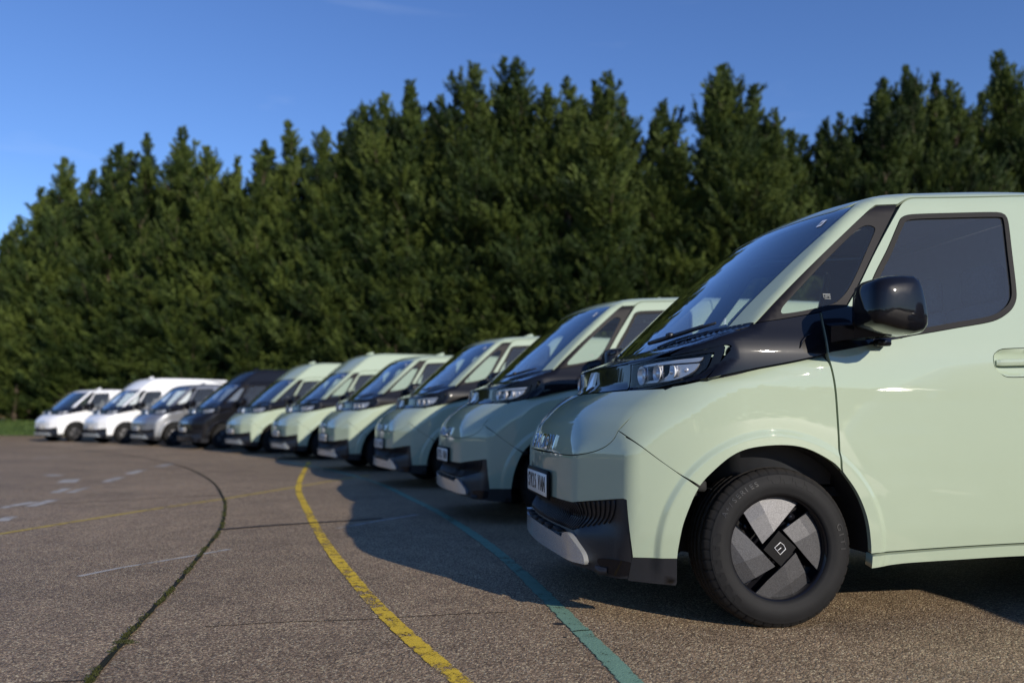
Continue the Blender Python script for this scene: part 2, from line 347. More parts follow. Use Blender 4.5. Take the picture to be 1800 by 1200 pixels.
R1=herm([-1,.2,.3,.5,.65,.87,1.5,3,5],[1.3,1.90,1.935,1.982,2.007,2.031,2.064,2.072,2.06])
R2=herm([-1,.2,.3,.42,.55,.75,1.0,1.5,3,5],[1.3,1.90,1.945,2.05,2.16,2.28,2.35,2.41,2.43,2.42])
LEN=4.12
def side(x,y,z):
    t=np.clip((-x-.15)/.5,0,None)
    s=S_z(z)-.11*t*t*(z<9)
    r=np.hypot(x+.037,z-.33)
    fl=np.clip((.515-r)/.03,0,1); fl=fl*fl*(3-2*fl)*.014*(z>.2)
    r2=np.hypot(x-3.1,z-.33)
    f2=np.clip((.515-r2)/.03,0,1); fl=fl+f2*f2*(3-2*f2)*.014
    # soft flare shoulder outside the band
    q=np.exp(-((r-.56)/.07)**2)*.0015
    # rear taper
    tr=np.clip((x-3.3)/.8,0,None); 
    return y-(s+fl+q-.03*tr*tr)
def FL(x,y,z):
    y=np.abs(y)
    N=N_z(z); sh=N+.862
    dN=(N_z(z+.01)-N_z(z-.01))/.02
    c=(-(x-sh)-.865+.135*y*y)/np.sqrt(1+dN**2)
    so=.62*sh
    o=(-.864*(x-so+.82)+.504*(y-.577))/np.sqrt(1+(.5*dN)**2)
    kz=np.clip((z-.74)/.2,0,1)
    f=smax(c,o,.012+.10*kz)
    s=side(x,y,z)
    f=smax(f,s,.025+.11*kz)
    f=smax(f,x-LEN,.06)
    return f
def FU(x,y,z,hi=False):
    y=np.abs(y)
    s=side(x,y,z)
    roof=(z-(R2 if hi else R1)(x)+.07*y*y)
    bar=(-x-.575+.16*y*y+.21*y**8+.12*(z-1.02))*.85
    cowl=(z-C_x(x)+.03*y*y)*.93
    hood=smax(bar,cowl,.015)
    xw=-.154-.27*np.clip(.64-y*y,-1,1)
    ws=-.659*(x-xw)+.752*(z-1.299)+.10*((z-1.6)/.35)**2*.1-.01
    front=np.minimum(ws,hood)
    f=smax(s,front,.035)
    f=smax(f,roof,.10)
    f=smax(f,x-LEN,.06)
    return f
def FU2(x,y,z): return FU(x,y,z,True)
def root(F,P0,D,t0,t1,n=160):
    """first crossing from outside to inside along P0+t*D"""
    P0=np.atleast_2d(P0).astype(float); D=np.atleast_2d(D)*np.ones_like(P0)
    lo=np.full(len(P0),t0,float); hi=np.full(len(P0),t1,float); done=np.zeros(len(P0),bool)
    prev=lo.copy()
    for t in np.linspace(t0,t1,n)[1:]:
        Q=P0+D*t; v=F(Q[:,0],Q[:,1],Q[:,2])
        hit=(v<0)&~done; lo[hit]=prev[hit]; hi[hit]=t; done|=hit
        prev[:]=t
    for _ in range(28):
        m=(lo+hi)/2; Q=P0+D*m[:,None]; v=F(Q[:,0],Q[:,1],Q[:,2])
        a=v<0; hi=np.where(a,m,hi); lo=np.where(a,lo,m)
    return P0+D*hi[:,None],done

# ------------------------------------------------------------------ panels cut out of that surface
def catmull(loop, res):
    """closed loop; tuples with a third item are hard corners"""
    n = len(loop); P = np.array([p[:2] for p in loop], float); corner = [len(p) > 2 for p in loop]; out = []
    for i in range(n):
        a, b = P[i], P[(i + 1) % n]
        m0 = (b - P[i - 1]) / 2 if not corner[i] else (b - a)
        m1 = (P[(i + 2) % n] - a) / 2 if not corner[(i + 1) % n] else (b - a)
        L = np.linalg.norm(b - a); 
        if L < 1e-6: continue
        for m, c in ((m0, 0), (m1, 1)):
            l = np.linalg.norm(m)
            if l > L * 1.2: m *= L * 1.2 / l
        k = max(1, int(math.ceil(L / res)))
        for j in range(k):
            t = j / k
            out.append((2*t**3-3*t**2+1)*a + (t**3-2*t**2+t)*m0 + (-2*t**3+3*t**2)*b + (t**3-t**2)*m1)
    return np.array(out)
def area(P): x, y = P[:, 0], P[:, 1]; return .5 * np.sum(x * np.roll(y, -1) - y * np.roll(x, -1))
def inset(P, g):
    if area(P) < 0: P = P[::-1]
    d = np.roll(P, -1, 0) - P; d /= np.maximum(1e-9, np.linalg.norm(d, axis=1))[:, None]
    nn = np.c_[-d[:, 1], d[:, 0]]; m = nn + np.roll(nn, 1, 0); m /= np.maximum(.6, np.linalg.norm(m, axis=1))[:, None]
    return P + m * g
def inside(Q, P):
    x, y = Q[:, 0][:, None], Q[:, 1][:, None]; a = P; b = np.roll(P, -1, 0)
    c = ((a[:, 1] > y) != (b[:, 1] > y)) & (x < (b[:, 0] - a[:, 0]) * (y - a[:, 1]) / (b[:, 1] - a[:, 1] + 1e-12) + a[:, 0])
    return c.sum(1) % 2 == 1
def cdt(loops, res, extra=None):
    outer, holes = loops[0], loops[1:]
    pts = list(map(tuple, outer)); edges = []; b = 0
    for L in loops:
        if L is not outer: pts += list(map(tuple, L))
        edges += [(b + i, b + (i + 1) % len(L)) for i in range(len(L))]; b += len(L)
    lo, hi = outer.min(0), outer.max(0)
    gx = np.arange(lo[0] + res * .5, hi[0], res); gy = np.arange(lo[1] + res * .5, hi[1], res)
    if len(gx) and len(gy):
        G = np.array(np.meshgrid(gx, gy)).reshape(2, -1).T
        k = inside(G, outer)
        for h in holes: k &= ~inside(G, h)
        G = G[k]
        if len(G):
            allb = np.array(pts)
            dm = np.full(len(G), 9.)
            for i in range(0, len(allb), 200): dm = np.minimum(dm, np.sqrt(((G[:, None] - allb[None, i:i + 200]) ** 2).sum(2)).min(1))
            G = G[dm > res * .45]
            if extra is not None and len(extra):
                E = extra[inside(extra, outer)]
                for h in holes: E = E[~inside(E, h)]
                if len(E):
                    de = np.array([np.sqrt(((allb - e) ** 2).sum(1)).min() for e in E]); E = E[de > .006]
                if len(E):
                    dg = np.full(len(G), 9.)
                    for i in range(0, len(E), 200): dg = np.minimum(dg, np.sqrt(((G[:, None] - E[None, i:i + 200]) ** 2).sum(2)).min(1))
                    G = G[dg > res * .5]; pts += list(map(tuple, E))
            pts += list(map(tuple, G))
    V, E_, F, *_ = delaunay_2d_cdt([Vector(p) for p in pts], edges, [], 0, 1e-6)
    V = np.array([tuple(v) for v in V]); F = np.array([f for f in F if len(f) == 3])
    c = V[F].mean(1); k = inside(c, outer)
    for h in holes: k &= ~inside(c, h)
    return V, F[k]
def surf(Fn, mode, A):
    A = np.asarray(A, float).reshape(-1, 2); z0 = np.zeros(len(A))
    if mode == 'S': P0 = np.c_[A[:, 0], z0 + 1.3, A[:, 1]]; D = (0, -1, 0); t = (0, 1.25)
    elif mode == 'F': P0 = np.c_[z0 - 1.1, A]; D = (1, 0, 0); t = (0, 1.9)
    elif mode == 'T': P0 = np.c_[A, z0 + 2.6]; D = (0, 0, -1); t = (0, 1.9)
    elif mode == 'B': P0 = np.c_[z0 + 4.5, A]; D = (-1, 0, 0); t = (0, 1.5)
    P, ok = root(Fn, P0, np.array(D, float), t[0], t[1], 130)
    return P
def grad(Fn, P, e=.003):
    g = []
    for k in range(3):
        d = np.zeros(3); d[k] = e; a = P + d; b = P - d
        g.append(Fn(a[:, 0], a[:, 1], a[:, 2]) - Fn(b[:, 0], b[:, 1], b[:, 2]))
    g = np.array(g).T; return g / np.maximum(1e-9, np.linalg.norm(g, axis=1))[:, None]
def panel(mb, Fn, loops, mode='S', sgn=1, off=0.0, res=.03, skirt=.016, gap=.0028, mi=0, offfn=None, smi=None, bres=None, extra=None):
    L = []
    for i, l in enumerate(loops):
        P = catmull(l, bres or res * .6)
        if area(P) < 0: P = P[::-1]
        if gap: P = inset(P, gap if i == 0 else -gap)
        L.append(P)
    V2, F = cdt(L, res, extra)
    P = surf(Fn, mode, V2); n = grad(Fn, P)
    o = np.full(len(P), off) if offfn is None else off + offfn(P)
    if offfn is not None:      # normals of the displaced surface
        e = .004; t1 = np.cross(n, (0.13, .2, .97)); t1 /= np.linalg.norm(t1, axis=1)[:, None]; t2 = np.cross(n, t1)
        d1 = (offfn(P + t1 * e) - offfn(P - t1 * e)) / (2 * e); d2 = (offfn(P + t2 * e) - offfn(P - t2 * e)) / (2 * e)
        n2 = n - t1 * d1[:, None] - t2 * d2[:, None]; n2 /= np.linalg.norm(n2, axis=1)[:, None]
    else: n2 = n
    Q = P + n * o[:, None]
    tri = Q[F]; fn = np.cross(tri[:, 1] - tri[:, 0], tri[:, 2] - tri[:, 0]); fl = (fn * n[F].mean(1)).sum(1) < 0
    F = F.copy(); F[fl] = F[fl][:, ::-1]
    mir = np.array((1, sgn, 1))
    Fo = F if sgn > 0 else F[:, ::-1]
    mb.add(Q * mir, Fo.tolist(), n2 * mir, mi)
    if skirt:
        for l in L:
            p = surf(Fn, mode, l); nn = grad(Fn, p); oo = np.full(len(p), off) if offfn is None else off + offfn(p)
            a = p + nn * oo[:, None]; b = a - nn * skirt; k = len(a)
            V = np.r_[a, b] * mir; FF = [(i, (i + 1) % k, k + (i + 1) % k, k + i) for i in range(k)]
            mb.add(V, FF, None, mi if smi is None else smi)
    return Q
def mirror_half(half):
    """half loop from the centre line (top) round to the centre line (bottom), y >= 0 -> closed loop"""
    return [tuple(p) for p in half] + [(-p[0],) + tuple(p[1:]) for p in reversed(half) if abs(p[0]) > 1e-6]
def Sy(Fn, x, z): return float(surf(Fn, 'S', [(x, z)])[0, 1])
def Tz(Fn, x, y): return float(surf(Fn, 'T', [(x, y)])[0, 2])

ARCH = [(-.46,.307),(-.456,.356),(-.44,.447),(-.403,.549),(-.373,.605),(-.33,.653),(-.24,.728),(-.147,.764),(-.002,.775),(.109,.757),(.217,.703),(.261,.664),(.327,.574),(.371,.472),(.392,.366),(.399,.303)]
C1 = 1   # corner flag
BANDLOW = [(-.321,1.061),(-.132,1.101),(.08,1.141),(.222,1.172)]
BANDTOP = [(-.083,1.304),(.056,1.328),(.233,1.361),(.357,1.387)]
QF = [(-.083,1.306),(.053,1.43),(.207,1.566),(.408,1.737),(.573,1.874)]
WSE = [(-.156,1.299),(-.088,1.367),(-.029,1.424),(.061,1.507),(.21,1.641),(.359,1.769),(.453,1.848),(.522,1.902)]
def rings(cx, cz, rr=(.478, .486, .494, .502, .509, .516, .526, .545, .57, .60), a0=-5, a1=185, n=110):
    return np.array([(cx + r * math.cos(R(a)), cz + r * math.sin(R(a))) for r in rr for a in np.linspace(a0, a1, n)])
PE = []      # fine rows of points along the pillar edge, where the surface turns quickly
_w = catmull([p + (1,) for p in WSE] , .012)[:90]
for _i in range(len(_w) - 1):
    _d = _w[_i + 1] - _w[_i]; _d /= np.linalg.norm(_d)
    for _k in (.007, .015, .024, .035, .048): PE.append(_w[_i] + _k * np.array((_d[1], -_d[0])))
PE = np.array(PE)
RG1 = rings(-.037, .33); RG2 = rings(3.1, .33, n=60)
SEAL = [(.40,1.30),(.515,1.516),(.626,1.676),(.705,1.80),(.735,1.84),(.79,1.858),(1.028,1.876),(1.255,1.889),(1.293,1.878),(1.301,1.84),(1.275,1.664),(1.248,1.49),(1.228,1.435),(1.18,1.385),(1.082,1.338),(.882,1.301),(.668,1.264),(.50,1.24)]
HOODE = [(.307,.718),(.441,.716),(.571,.719),(.647,.73),(.709,.746),(.754,.768),(.782,.793),(.793,.813),(.798,.835),(.812,.861),(.826,.898),(.833,.928),(.845,.952),(.858,.979),(.869,1.009)]
HOODS = [(-.672,.836),(-.652,.861),(-.62,.898),(-.588,.928),(-.558,.952),(-.526,.979),(-.488,1.009),(-.449,1.031)]
CUT = [(-.672,.836),(-.631,.798),(-.549,.729),(-.461,.663),(-.377,.603)]
FOLDS = [(-.629,.302),(-.645,.42),(-.654,.544),(-.654,.635),(-.654,.732),(-.652,.775),(-.654,.80)]

def build_text(body, size, depth=.002):
    cu = bpy.data.curves.new("text", 'FONT'); cu.body = body; cu.size = size; cu.extrude = depth; cu.align_x = 'CENTER'; cu.align_y = 'CENTER'
    cu.resolution_u = 3; cu.space_character = 1.08
    o = bpy.data.objects.new("text", cu); me = bpy.data.meshes.new_from_object(o)
    V = np.array([tuple(v.co) for v in me.vertices]); F = [tuple(p.vertices) for p in me.polygons]
    bpy.data.objects.remove(o); bpy.data.curves.remove(cu); bpy.data.meshes.remove(me)
    return V, F

PARTS = []      # (key, name, parent key, mesh, label)
def part(key, name, mesh, parent=None, label=None, pos=None): PARTS.append([key, name, parent, mesh, label, pos])

def mx(h):   # mirror about y = 0 for T-mode loops given as (x, y)
    return [tuple(p) for p in h] + [(p[0], -p[1]) + tuple(p[2:]) for p in reversed(h) if abs(p[1]) > 1e-6]
xh = lambda y: .365 + .172 * (y / .74) ** 2
def roof_parts(P1, hi):
    FX = FU2 if hi else FU; PM = [M['green']]
    for s in (1, -1):
        # body side: pillar, roof rail, rear quarter
        yt = .70
        top = [(x, Tz(FX, x, yt)) for x in ((.58, .66, .75, .85, 1.0, 1.3, 2.0, 3.0, 4.07) if not hi else (.60, .68, .76, .86, 1.0, 1.3, 2.0, 3.0, 4.07))]
        RA = [(3.1 + .44 * math.cos(a), .33 + .44 * math.sin(a)) for a in np.linspace(0, math.pi, 13)]
        loop = [WSE[0] + (1,)] + WSE[1:-1] + [(WSE[-1][0], WSE[-1][1], 1)] + top[:-1] + [(4.07, top[-1][1], 1), (4.085, .30, 1), (3.54, .30, 1)] + [(RA[0][0], RA[0][1])] + RA[1:-1] + [RA[-1], (2.66, .30, 1), (2.652, .337, 1), (1.525, .337, 1), (1.525, 2.001, 1), (1.125, 1.973), (.90, 1.960), (.812, 1.953), (.760, 1.929), (.732, 1.912, 1), (.615, 1.903, 1)] + QF[::-1][:-1] + [(-.083, 1.306, 1)]
        P1('bside%d' % s, 'body_side', FX, [loop], PM, mode='S', sgn=s, res=.036, skirt=.03, gap=.0012, bres=.014, extra=np.r_[RG2, PE])
    front = [(xh(y), y) for y in (0, .2, .4, .55, .65)] + [(.555, .702, 1)]
    half = front + [(.9, .702), (2.0, .702), (4.07, .702, 1), (4.07, 0)]
    P1('roof', 'roof', FX, [mx(half)], PM, mode='T', res=.05, skirt=.02, gap=.0012, bres=.03)
    ZR = [.32, .5, .8, 1.1, 1.3, 1.5, 1.7, 1.85] + ([2.0, 2.1] if hi else [])
    zt = Tz(FX, 4.07, .70); zc = Tz(FX, 4.07, 0)
    half = [(0, zc), (.4, zc - .012), (.70, zt, 1)] + [(Sy(FX, 4.085, z), z) for z in ZR[::-1]] + [(.90, .30, 1), (0, .30)]
    P1('tail', 'rear_door', FX, [mirror_half(half)], PM, mode='B', res=.08, gap=0, skirt=.03)
    zr = Tz(FX, 1.28, 0)
    mb = MB(); V = []; F = []
    for i, (x, w, h) in enumerate(((1.20, .010, .008), (1.25, .024, .030), (1.31, .028, .055), (1.36, .024, .070), (1.385, .012, .055), (1.39, .010, .004))):
        V += [(x, -w, zr - .006), (x, -w * .5, zr + h), (x, w * .5, zr + h), (x, w, zr - .006)]
    F = [(i * 4 + k, i * 4 + k + 1, i * 4 + 4 + k + 1, i * 4 + 4 + k) for i in range(5) for k in range(3)]
    mb.add(V, F); mb.add([(v[0], v[1], v[2]) for v in V[-4:]], [(0, 1, 2, 3)]); part('fin', 'roof_antenna', mb.mesh('roof_antenna', PM))

HIKEYS = ('bside1', 'bside-1', 'roof', 'tail', 'fin')
def build_van(hi):
    """all meshes of one van; returns the list of parts (the high roofed body only differs in HIKEYS)"""
    global PARTS; PARTS = []
    FX = FU2 if hi else FU
    PM = [M['green']]
    res = .028
    def P1(key, name, Fn, loops, mats, parent=None, label=None, **kw):
        mb = MB(); panel(mb, Fn, loops, **kw); me = mb.mesh(name, mats, custom=True); part(key, name, me, parent, label)
    roof_parts(P1, hi)
    if hi: return PARTS
    # ---- bonnet
    half = [(0, 1.019, 1)] + [(.45, 1.02), (.7, 1.022), (.84, 1.023, 1)] + HOODE[::-1][1:] + [(0, .716, 1)]
    half = [(0, 1.019), (.45, 1.02), (.7, 1.022), (.85, 1.022, 1), (.869, 1.009)] + HOODE[::-1][1:] + [(0, .722)]
    P1('hood', 'hood', FL, [mirror_half(half)], PM, mode='F', res=.022, skirt=.03, bres=.014, gap=.0042)
    # ---- bumper: front face and the two wrap-round corners in one mesh
    mb = MB()
    fy = [(Sy(FL, x, z), z) for x, z in FOLDS]
    half = [(0, .716)] + HOODE[:9] + [(.836, .815, 1), fy[5], fy[4], fy[3], (fy[2][0], fy[2][1], 1), (.846, .548), (.71, .529), (.565, .507, 1), (.446, .506), (0, .505)]
    half[0] = (0, .716); half[9] = half[9] + (1,)
    panel(mb, FL, [mirror_half(half)], mode='F', res=.022, gap=.0, skirt=.012, bres=.016)
    side_l = [(-.655, .812, 1)] + FOLDS[1:6][::-1] + [(-.629, .302, 1), (-.46, .305, 1), (-.456, .356), (-.44, .447), (-.403, .549), (-.377, .601, 1), (-.461, .663), (-.549, .729), (-.631, .795)]
    for s in (1, -1): panel(mb, FL, [side_l], mode='S', sgn=s, res=.022, gap=.0, skirt=.03, bres=.016, extra=RG1)
    part('bumper', 'front_bumper', mb.mesh('front_bumper', PM, custom=True))
    # ---- dark lower grille
    def rec(P):
        z = P[:, 2]; y = np.abs(P[:, 1])
        a = np.exp(-((z - .445) / .052) ** 2) * .040 * np.clip((.86 - y) / .25, 0, 1)
        return -.012 * np.clip((.88 - y) / .1, 0, 1) - a
    mb = MB()
    half = [(0, .515), (.446, .514), (.565, .515, 1), (.71, .537), (.835, .552, 1), (.862, .54, 1), (.866, .42), (.861, .302, 1), (.832, .205, 1), (.76, .204), (.652, .218), (.3, .232), (0, .235)]
    panel(mb, FL, [mirror_half(half)], mode='F', res=.022, gap=0, skirt=.03, offfn=rec, bres=.02)
    for s in (1, -1):
        panel(mb, FL, [[(-.632, .302, 1), (-.46, .306, 1), (-.455, .186, 1), (-.645, .200, 1)]], mode='S', sgn=s, gap=0, skirt=.05, off=-.003)
    mb.box((-.60, 0, .225), (.30, 1.5, .03))
    part('grille', 'lower_grille', mb.mesh('lower_grille', [M['plastic']], custom=True))
    mb = MB()
    ys = np.arange(-.80, .801, .0285)
    for y in ys:
        pts = []; zt = .505 + max(0, (abs(y) - .56)) * .13; zb = .378 if abs(y) < .58 else .378 + (abs(y) - .58) * .25
        for z in np.linspace(zt, zb, 8):
            q = (zt - z) / .13; yy = y * (1 - .10 * q * q * min(1, abs(y) * 1.6))
            p = surf(FL, 'F', [(yy, z)]); nn = grad(FL, p); p = p + nn * (rec(p) + .004)[:, None]; pts.append(tuple(p[0]))
        mb.tube(pts, .0052 if abs(y) < .58 else .004, 5)
    part('ribs', 'grille_rib', mb.mesh('grille_rib', [M['plastic']]), 'grille')
    mb = MB()
    for y in (-.37, -.22, -.075, .075, .22, .37):
        p = surf(FL, 'F', [(y, .362)])[0]; mb.box((p[0] - .002, y, .362), (.03, .105, .016), bev=.004)
    part('slot', 'air_slot', mb.mesh('air_slot', [M['liner']]), 'grille')
    for s in (1, -1):
        P1('fog%d' % s, 'fog_lamp_recess', FL, [[(.705, .272), (.845, .28), (.838, .222), (.75, .221)]], [M['gloss']], 'grille', mode='F', sgn=s, off=-.004, res=.03, gap=0)
    half = [(0, .350), (.25, .346), (.459, .337, 1), (.475, .358, 1), (.549, .363), (.636, .290), (.652, .241, 1), (.27, .250), (0, .249)]
    P1('skid', 'skid_plate', FL, [mirror_half(half)], [M['satin_silver']], mode='F', off=.016, skirt=.03, res=.03, gap=0)
    # ---- number plate
    mb = MB(); mb.box((-.876, 0, .558), (.016, .55, .142), bev=.004); part('plate', 'number_plate', mb.mesh('number_plate', [M['rubber']]))
    mb = MB(); mb.box((-.886, 0, .556), (.006, .520, .111), bev=.002); part('plface', 'plate_face', mb.mesh('plate_face', [M['platewhite']]), 'plate')
    for i, (ch, yc) in enumerate(zip("SV25VAN", (-.205, -.143, -.081, -.019, .083, .146, .209))):
        V, F = build_text(ch, .098, .0012)
        W = np.c_[-.8905 - V[:, 2], V[:, 0] * .86 + yc, V[:, 1] * 1.14 + .556]
        part('pltext%d' % i, 'plate_character', mesh_from('plate_character', W, F, [M['platetext']], smooth=False), 'plate')
    # ---- chrome lettering across the nose, following the surface
    from collections import Counter
    for i, (ch, yc) in enumerate(zip("FARIZON", (-.26, -.172, -.078, -.008, .062, .152, .252))):
        V, F = build_text(ch, .108, .0); A = np.c_[V[:, 0] * 1.12 + yc, V[:, 1] + .766]
        P = surf(FL, 'F', A); n = grad(FL, P); mb = MB(); mb.add(P + n * .009, F)
        ec = Counter(tuple(sorted((f[i_], f[(i_ + 1) % len(f)]))) for f in F for i_ in range(len(f)))
        bd = [e for e, c in ec.items() if c == 1]; k = len(P)
        mb.add(np.r_[P + n * .009, P - n * .002], [(a_, b_, b_ + k, a_ + k) for a_, b_ in bd])
        part('lettering%d' % i, 'nose_letter', mb.mesh('nose_letter', [M['chrome']], smooth=False))
    # ---- light bar and its backing
    half = [(0, 1.150), (.3, 1.150), (.505, 1.152, 1), (.515, 1.10), (.515, 1.026, 1), (.3, 1.022), (0, 1.021)]
    P1('bar', 'light_bar', FX, [mirror_half(half)], [M['smoke']], mode='F', skirt=.05, res=.03)
    P1('barback', 'light_bar_surround', FX, [mirror_half([(0, 1.05), (.5, 1.05), (.84, 1.07, 1), (.84, 1.005, 1), (.5, .99), (0, .985)])], [M['liner']], 'bar', mode='F', off=-.02, skirt=.03, gap=0)
    # pentagon logo of the maker, as on the hub
    LOGO = [(-.040, .048), (.040, .048), (.040, -.030), (.0, -.052), (-.040, -.030)]
    mb = MB(); pts = []
    for (a, b) in LOGO: p = surf(FX, 'F', [(a * 1.15, 1.088 + b)])[0]; pts.append((p[0] - .004, p[1], p[2]))
    c = np.mean(pts, 0); k = len(pts); pts = [(q[0] - .002, q[1], q[2]) for q in pts]
    for sc, dep in ((1.0, .006),): mb.add([(q[0] - dep, q[1], q[2]) for q in pts] + [(q[0] + .01, q[1], q[2]) for q in pts], [tuple(range(k))] + [(i, (i + 1) % k, k + (i + 1) % k, k + i) for i in range(k)])
    part('logo', 'logo', mb.mesh('logo', [M['lampsilver']], smooth=False), 'bar')
    # ---- headlamps
    LENS = [(.521, 1.146, 1), (.62, 1.150), (.739, 1.155), (.87, 1.164), (.945, 1.174, 1), (.927, 1.10), (.877, 1.066), (.811, 1.049), (.72, 1.035), (.525, 1.028, 1)]
    for s in (1, -1):
        def hd(P): return -.045 * np.clip((.955 - np.abs(P[:, 1])) / .12, 0, 1)
        P1('hl%d' % s, 'headlight', FX, [LENS], [M['gloss']], mode='F', sgn=s, res=.03, offfn=hd, skirt=0, gap=.004)
        SUR = [(.469, 1.158, 1), (.799, 1.168), (.921, 1.189), (.957, 1.207), (.965, 1.200), (.966, 1.183), (.953, 1.063, 1), (.831, 1.044), (.72, 1.028), (.525, 1.020, 1)]
        P1('hs%d' % s, 'headlight_surround', FX, [SUR, LENS], [M['gloss']], 'hl%d' % s, mode='F', sgn=s, off=-.003, skirt=.06, gap=.001, res=.012)
        mb = MB()
        for yc, zc, ry, rz in ((.606, 1.090, .060, .045), (.718, 1.093, .052, .041), (.805, 1.098, .032, .030)):
            c = surf(FX, 'F', [(yc, zc)])[0]; n_ = 18; V = [(c[0] + .040, yc * s, zc)]; F = []
            for j in range(1, 6):
                for i in range(n_):
                    a = 2 * math.pi * i / n_; q = j / 5
                    V.append((c[0] + .040 - .034 * q * q, s * (yc + ry * q * math.cos(a)), zc + rz * q * math.sin(a)))
            for i in range(n_): F.append((0, 1 + i, 1 + (i + 1) % n_))
            for j in range(4):
                for i in range(n_): F.append((1 + j * n_ + i, 1 + (j + 1) * n_ + i, 1 + (j + 1) * n_ + (i + 1) % n_, 1 + j * n_ + (i + 1) % n_))
            mb.add(V, F)
            for k in range(5): mb.tube([(c[0] + .022, s * (yc - ry * .8 + k * ry * .4), zc - rz * .8), (c[0] + .020, s * (yc - ry * .8 + k * ry * .4), zc + rz * .8)], .0035, 4)
        for yc, zc, rr in ((.625, 1.092, .024), (.722, 1.094, .022), (.800, 1.098, .017), (.862, 1.104, .013)):  # chrome balls added close behind the lens to catch sun glints
            q = surf(FX, 'F', [(yc, zc)]); nn = grad(FX, q); q = (q - nn * (rr + .004))[0]; V = []; F = []
            for i in range(9):
                for j in range(14):
                    a = math.pi * i / 8; b_ = 2 * math.pi * j / 14; V.append((q[0] + rr * math.sin(a) * math.cos(b_), s * (q[1] + rr * math.sin(a) * math.sin(b_)), q[2] + rr * math.cos(a)))
            F = [(i * 14 + j, i * 14 + (j + 1) % 14, (i + 1) * 14 + (j + 1) % 14, (i + 1) * 14 + j) for i in range(8) for j in range(14)]
            mb.add(V, F)
        part('hr%d' % s, 'reflector_glint_balls', mb.mesh('reflector_glint_balls', [M['lampsilver']]), 'hl%d' % s)
        mb = MB()
        panel(mb, FX, [[(.565, 1.118, 1), (.60, 1.135), (.86, 1.152), (.915, 1.156, 1), (.905, 1.138), (.80, 1.134), (.62, 1.128)]], mode='F', sgn=s, off=-.008, res=.03, skirt=.02, gap=0)
        panel(mb, FX, [[(.79, 1.126, 1), (.905, 1.130, 1), (.893, 1.101), (.850, 1.072), (.78, 1.057), (.62, 1.050, 1), (.66, 1.062), (.74, 1.066), (.785, 1.085)]], mode='F', sgn=s, off=-.010, res=.03, skirt=.02, gap=0)
        part('ht%d' % s, 'lamp_trim', mb.mesh('lamp_trim', [M['lampgrey']], custom=True), 'hl%d' % s)
        P1('hx%d' % s, 'lens', FX, [LENS], [M['lens']], 'hl%d' % s, mode='F', sgn=s, off=.001, skirt=0, res=.02)
    # ---- cowl (black top of the front) and fender trims
    ye = [(-.425, .79), (-.36, .850), (-.30, .885), (-.20, .915), (-.083, .927)]
    fr = [(-.560 + .16 * y * y + .21 * y ** 8, y) for y in (0, .2, .4, .6, .7)]
    seamx = [(-.425, .785), (-.40, .80), (-.31, .655), (-.277, .62), (-.245, .63)]
    rear = [(-.150, .805, 1), (-.20, .70), (-.30, .51), (-.385, .28), (-.415, .0)]
    half = [(x, y) for x, y in fr] + [(-.425, .785, 1)] + [(-.31, .655), (-.277, .625), (-.262, .595, 1), (-.335, .43), (-.385, .28), (-.415, 0)]
    P1('cowl', 'upper_bonnet_panel', FX, [mx(half)], [M['gloss']], mode='T', res=.018, gap=.002, skirt=.02)
    for s in (1, -1):
        mb = MB()
        panel(mb, FX, [[(-.425, .789, 1), (-.31, .659), (-.277, .629), (-.258, .600, 1), (-.20, .70), (-.150, .805, 1), (-.083, .927, 1), (-.20, .915), (-.30, .885), (-.36, .85)]], mode='T', sgn=s, res=.015, gap=.001, skirt=.02)
        top = [(x, Tz(FX, x, y)) for x, y in ye]
        loop = [BANDLOW[0] + (1,)] + BANDLOW[1:-1] + [(.222, 1.172, 1), (.226, 1.359, 1), BANDTOP[1], (BANDTOP[0][0], BANDTOP[0][1])] + [(t[0], t[1]) for t in top[::-1][1:]]
        loop[-1] = loop[-1] + (1,)
        loop += [(-.42, 1.168, 1), (-.31, 1.189), (-.235, 1.207), (-.212, 1.201, 1), (-.218, 1.183, 1)]
        panel(mb, FX, [loop], mode='S', sgn=s, res=.014, gap=.001, skirt=.02)
        part('trim%d' % s, 'fender_trim', mb.mesh('fender_trim', [M['gloss']], custom=True))
        mb = MB(); pts = []
        for (x, z) in ((.099, 1.195), (.112, 1.222), (.14, 1.25), (.165, 1.258)):
            p = surf(FX, 'S', [(x, z)])[0]; pts.append((p[0], (p[1] + .002) * s, p[2]))
        mb.tube(pts, [.002, .006, .006, .002], 6); part('mark%d' % s, 'side_marker', mb.mesh('side_marker', [M['gloss']]), 'trim%d' % s)
        # wing
        loop = [(-.444, 1.030, 1), (-.40, 1.038), (-.321, 1.056), (-.132, 1.096), (.08, 1.136), (.222, 1.167, 1), (.241, 1.088), (.251, .996), (.256, .829), (.258, .679), (.2605, .664, 1)]
        loop += ARCH[5:11][::-1] + [(-.371, .607, 1)] + CUT[1:-1][::-1] + [(-.672, .838, 1)] + HOODS[1:-1]
        mb = MB(); panel(mb, FL, [loop], mode='S', sgn=s, res=.022, skirt=.03, gap=.0032, bres=.016, extra=RG1)
        part('fender%d' % s, 'fender', mb.mesh('fender', PM, custom=True))
        # sill
        P1('sill%d' % s, 'sill', FX, [[(.403, .302, 1), (.403, .246, 1), (.46, .250), (.56, .260), (.80, .268), (1.155, .277), (2.65, .283, 1), (2.65, .334, 1), (1.15, .330)]], PM, mode='S', sgn=s, res=.06, off=.004, skirt=.05)
        # door with its glass, seal, trim and handle
        HC = [(1.036, 1.168), (1.054, 1.188), (1.089, 1.203), (1.235, 1.209), (1.275, 1.195), (1.285, 1.145), (1.27, 1.10), (1.23, 1.082), (1.095, 1.077), (1.057, 1.098), (1.036, 1.125)]
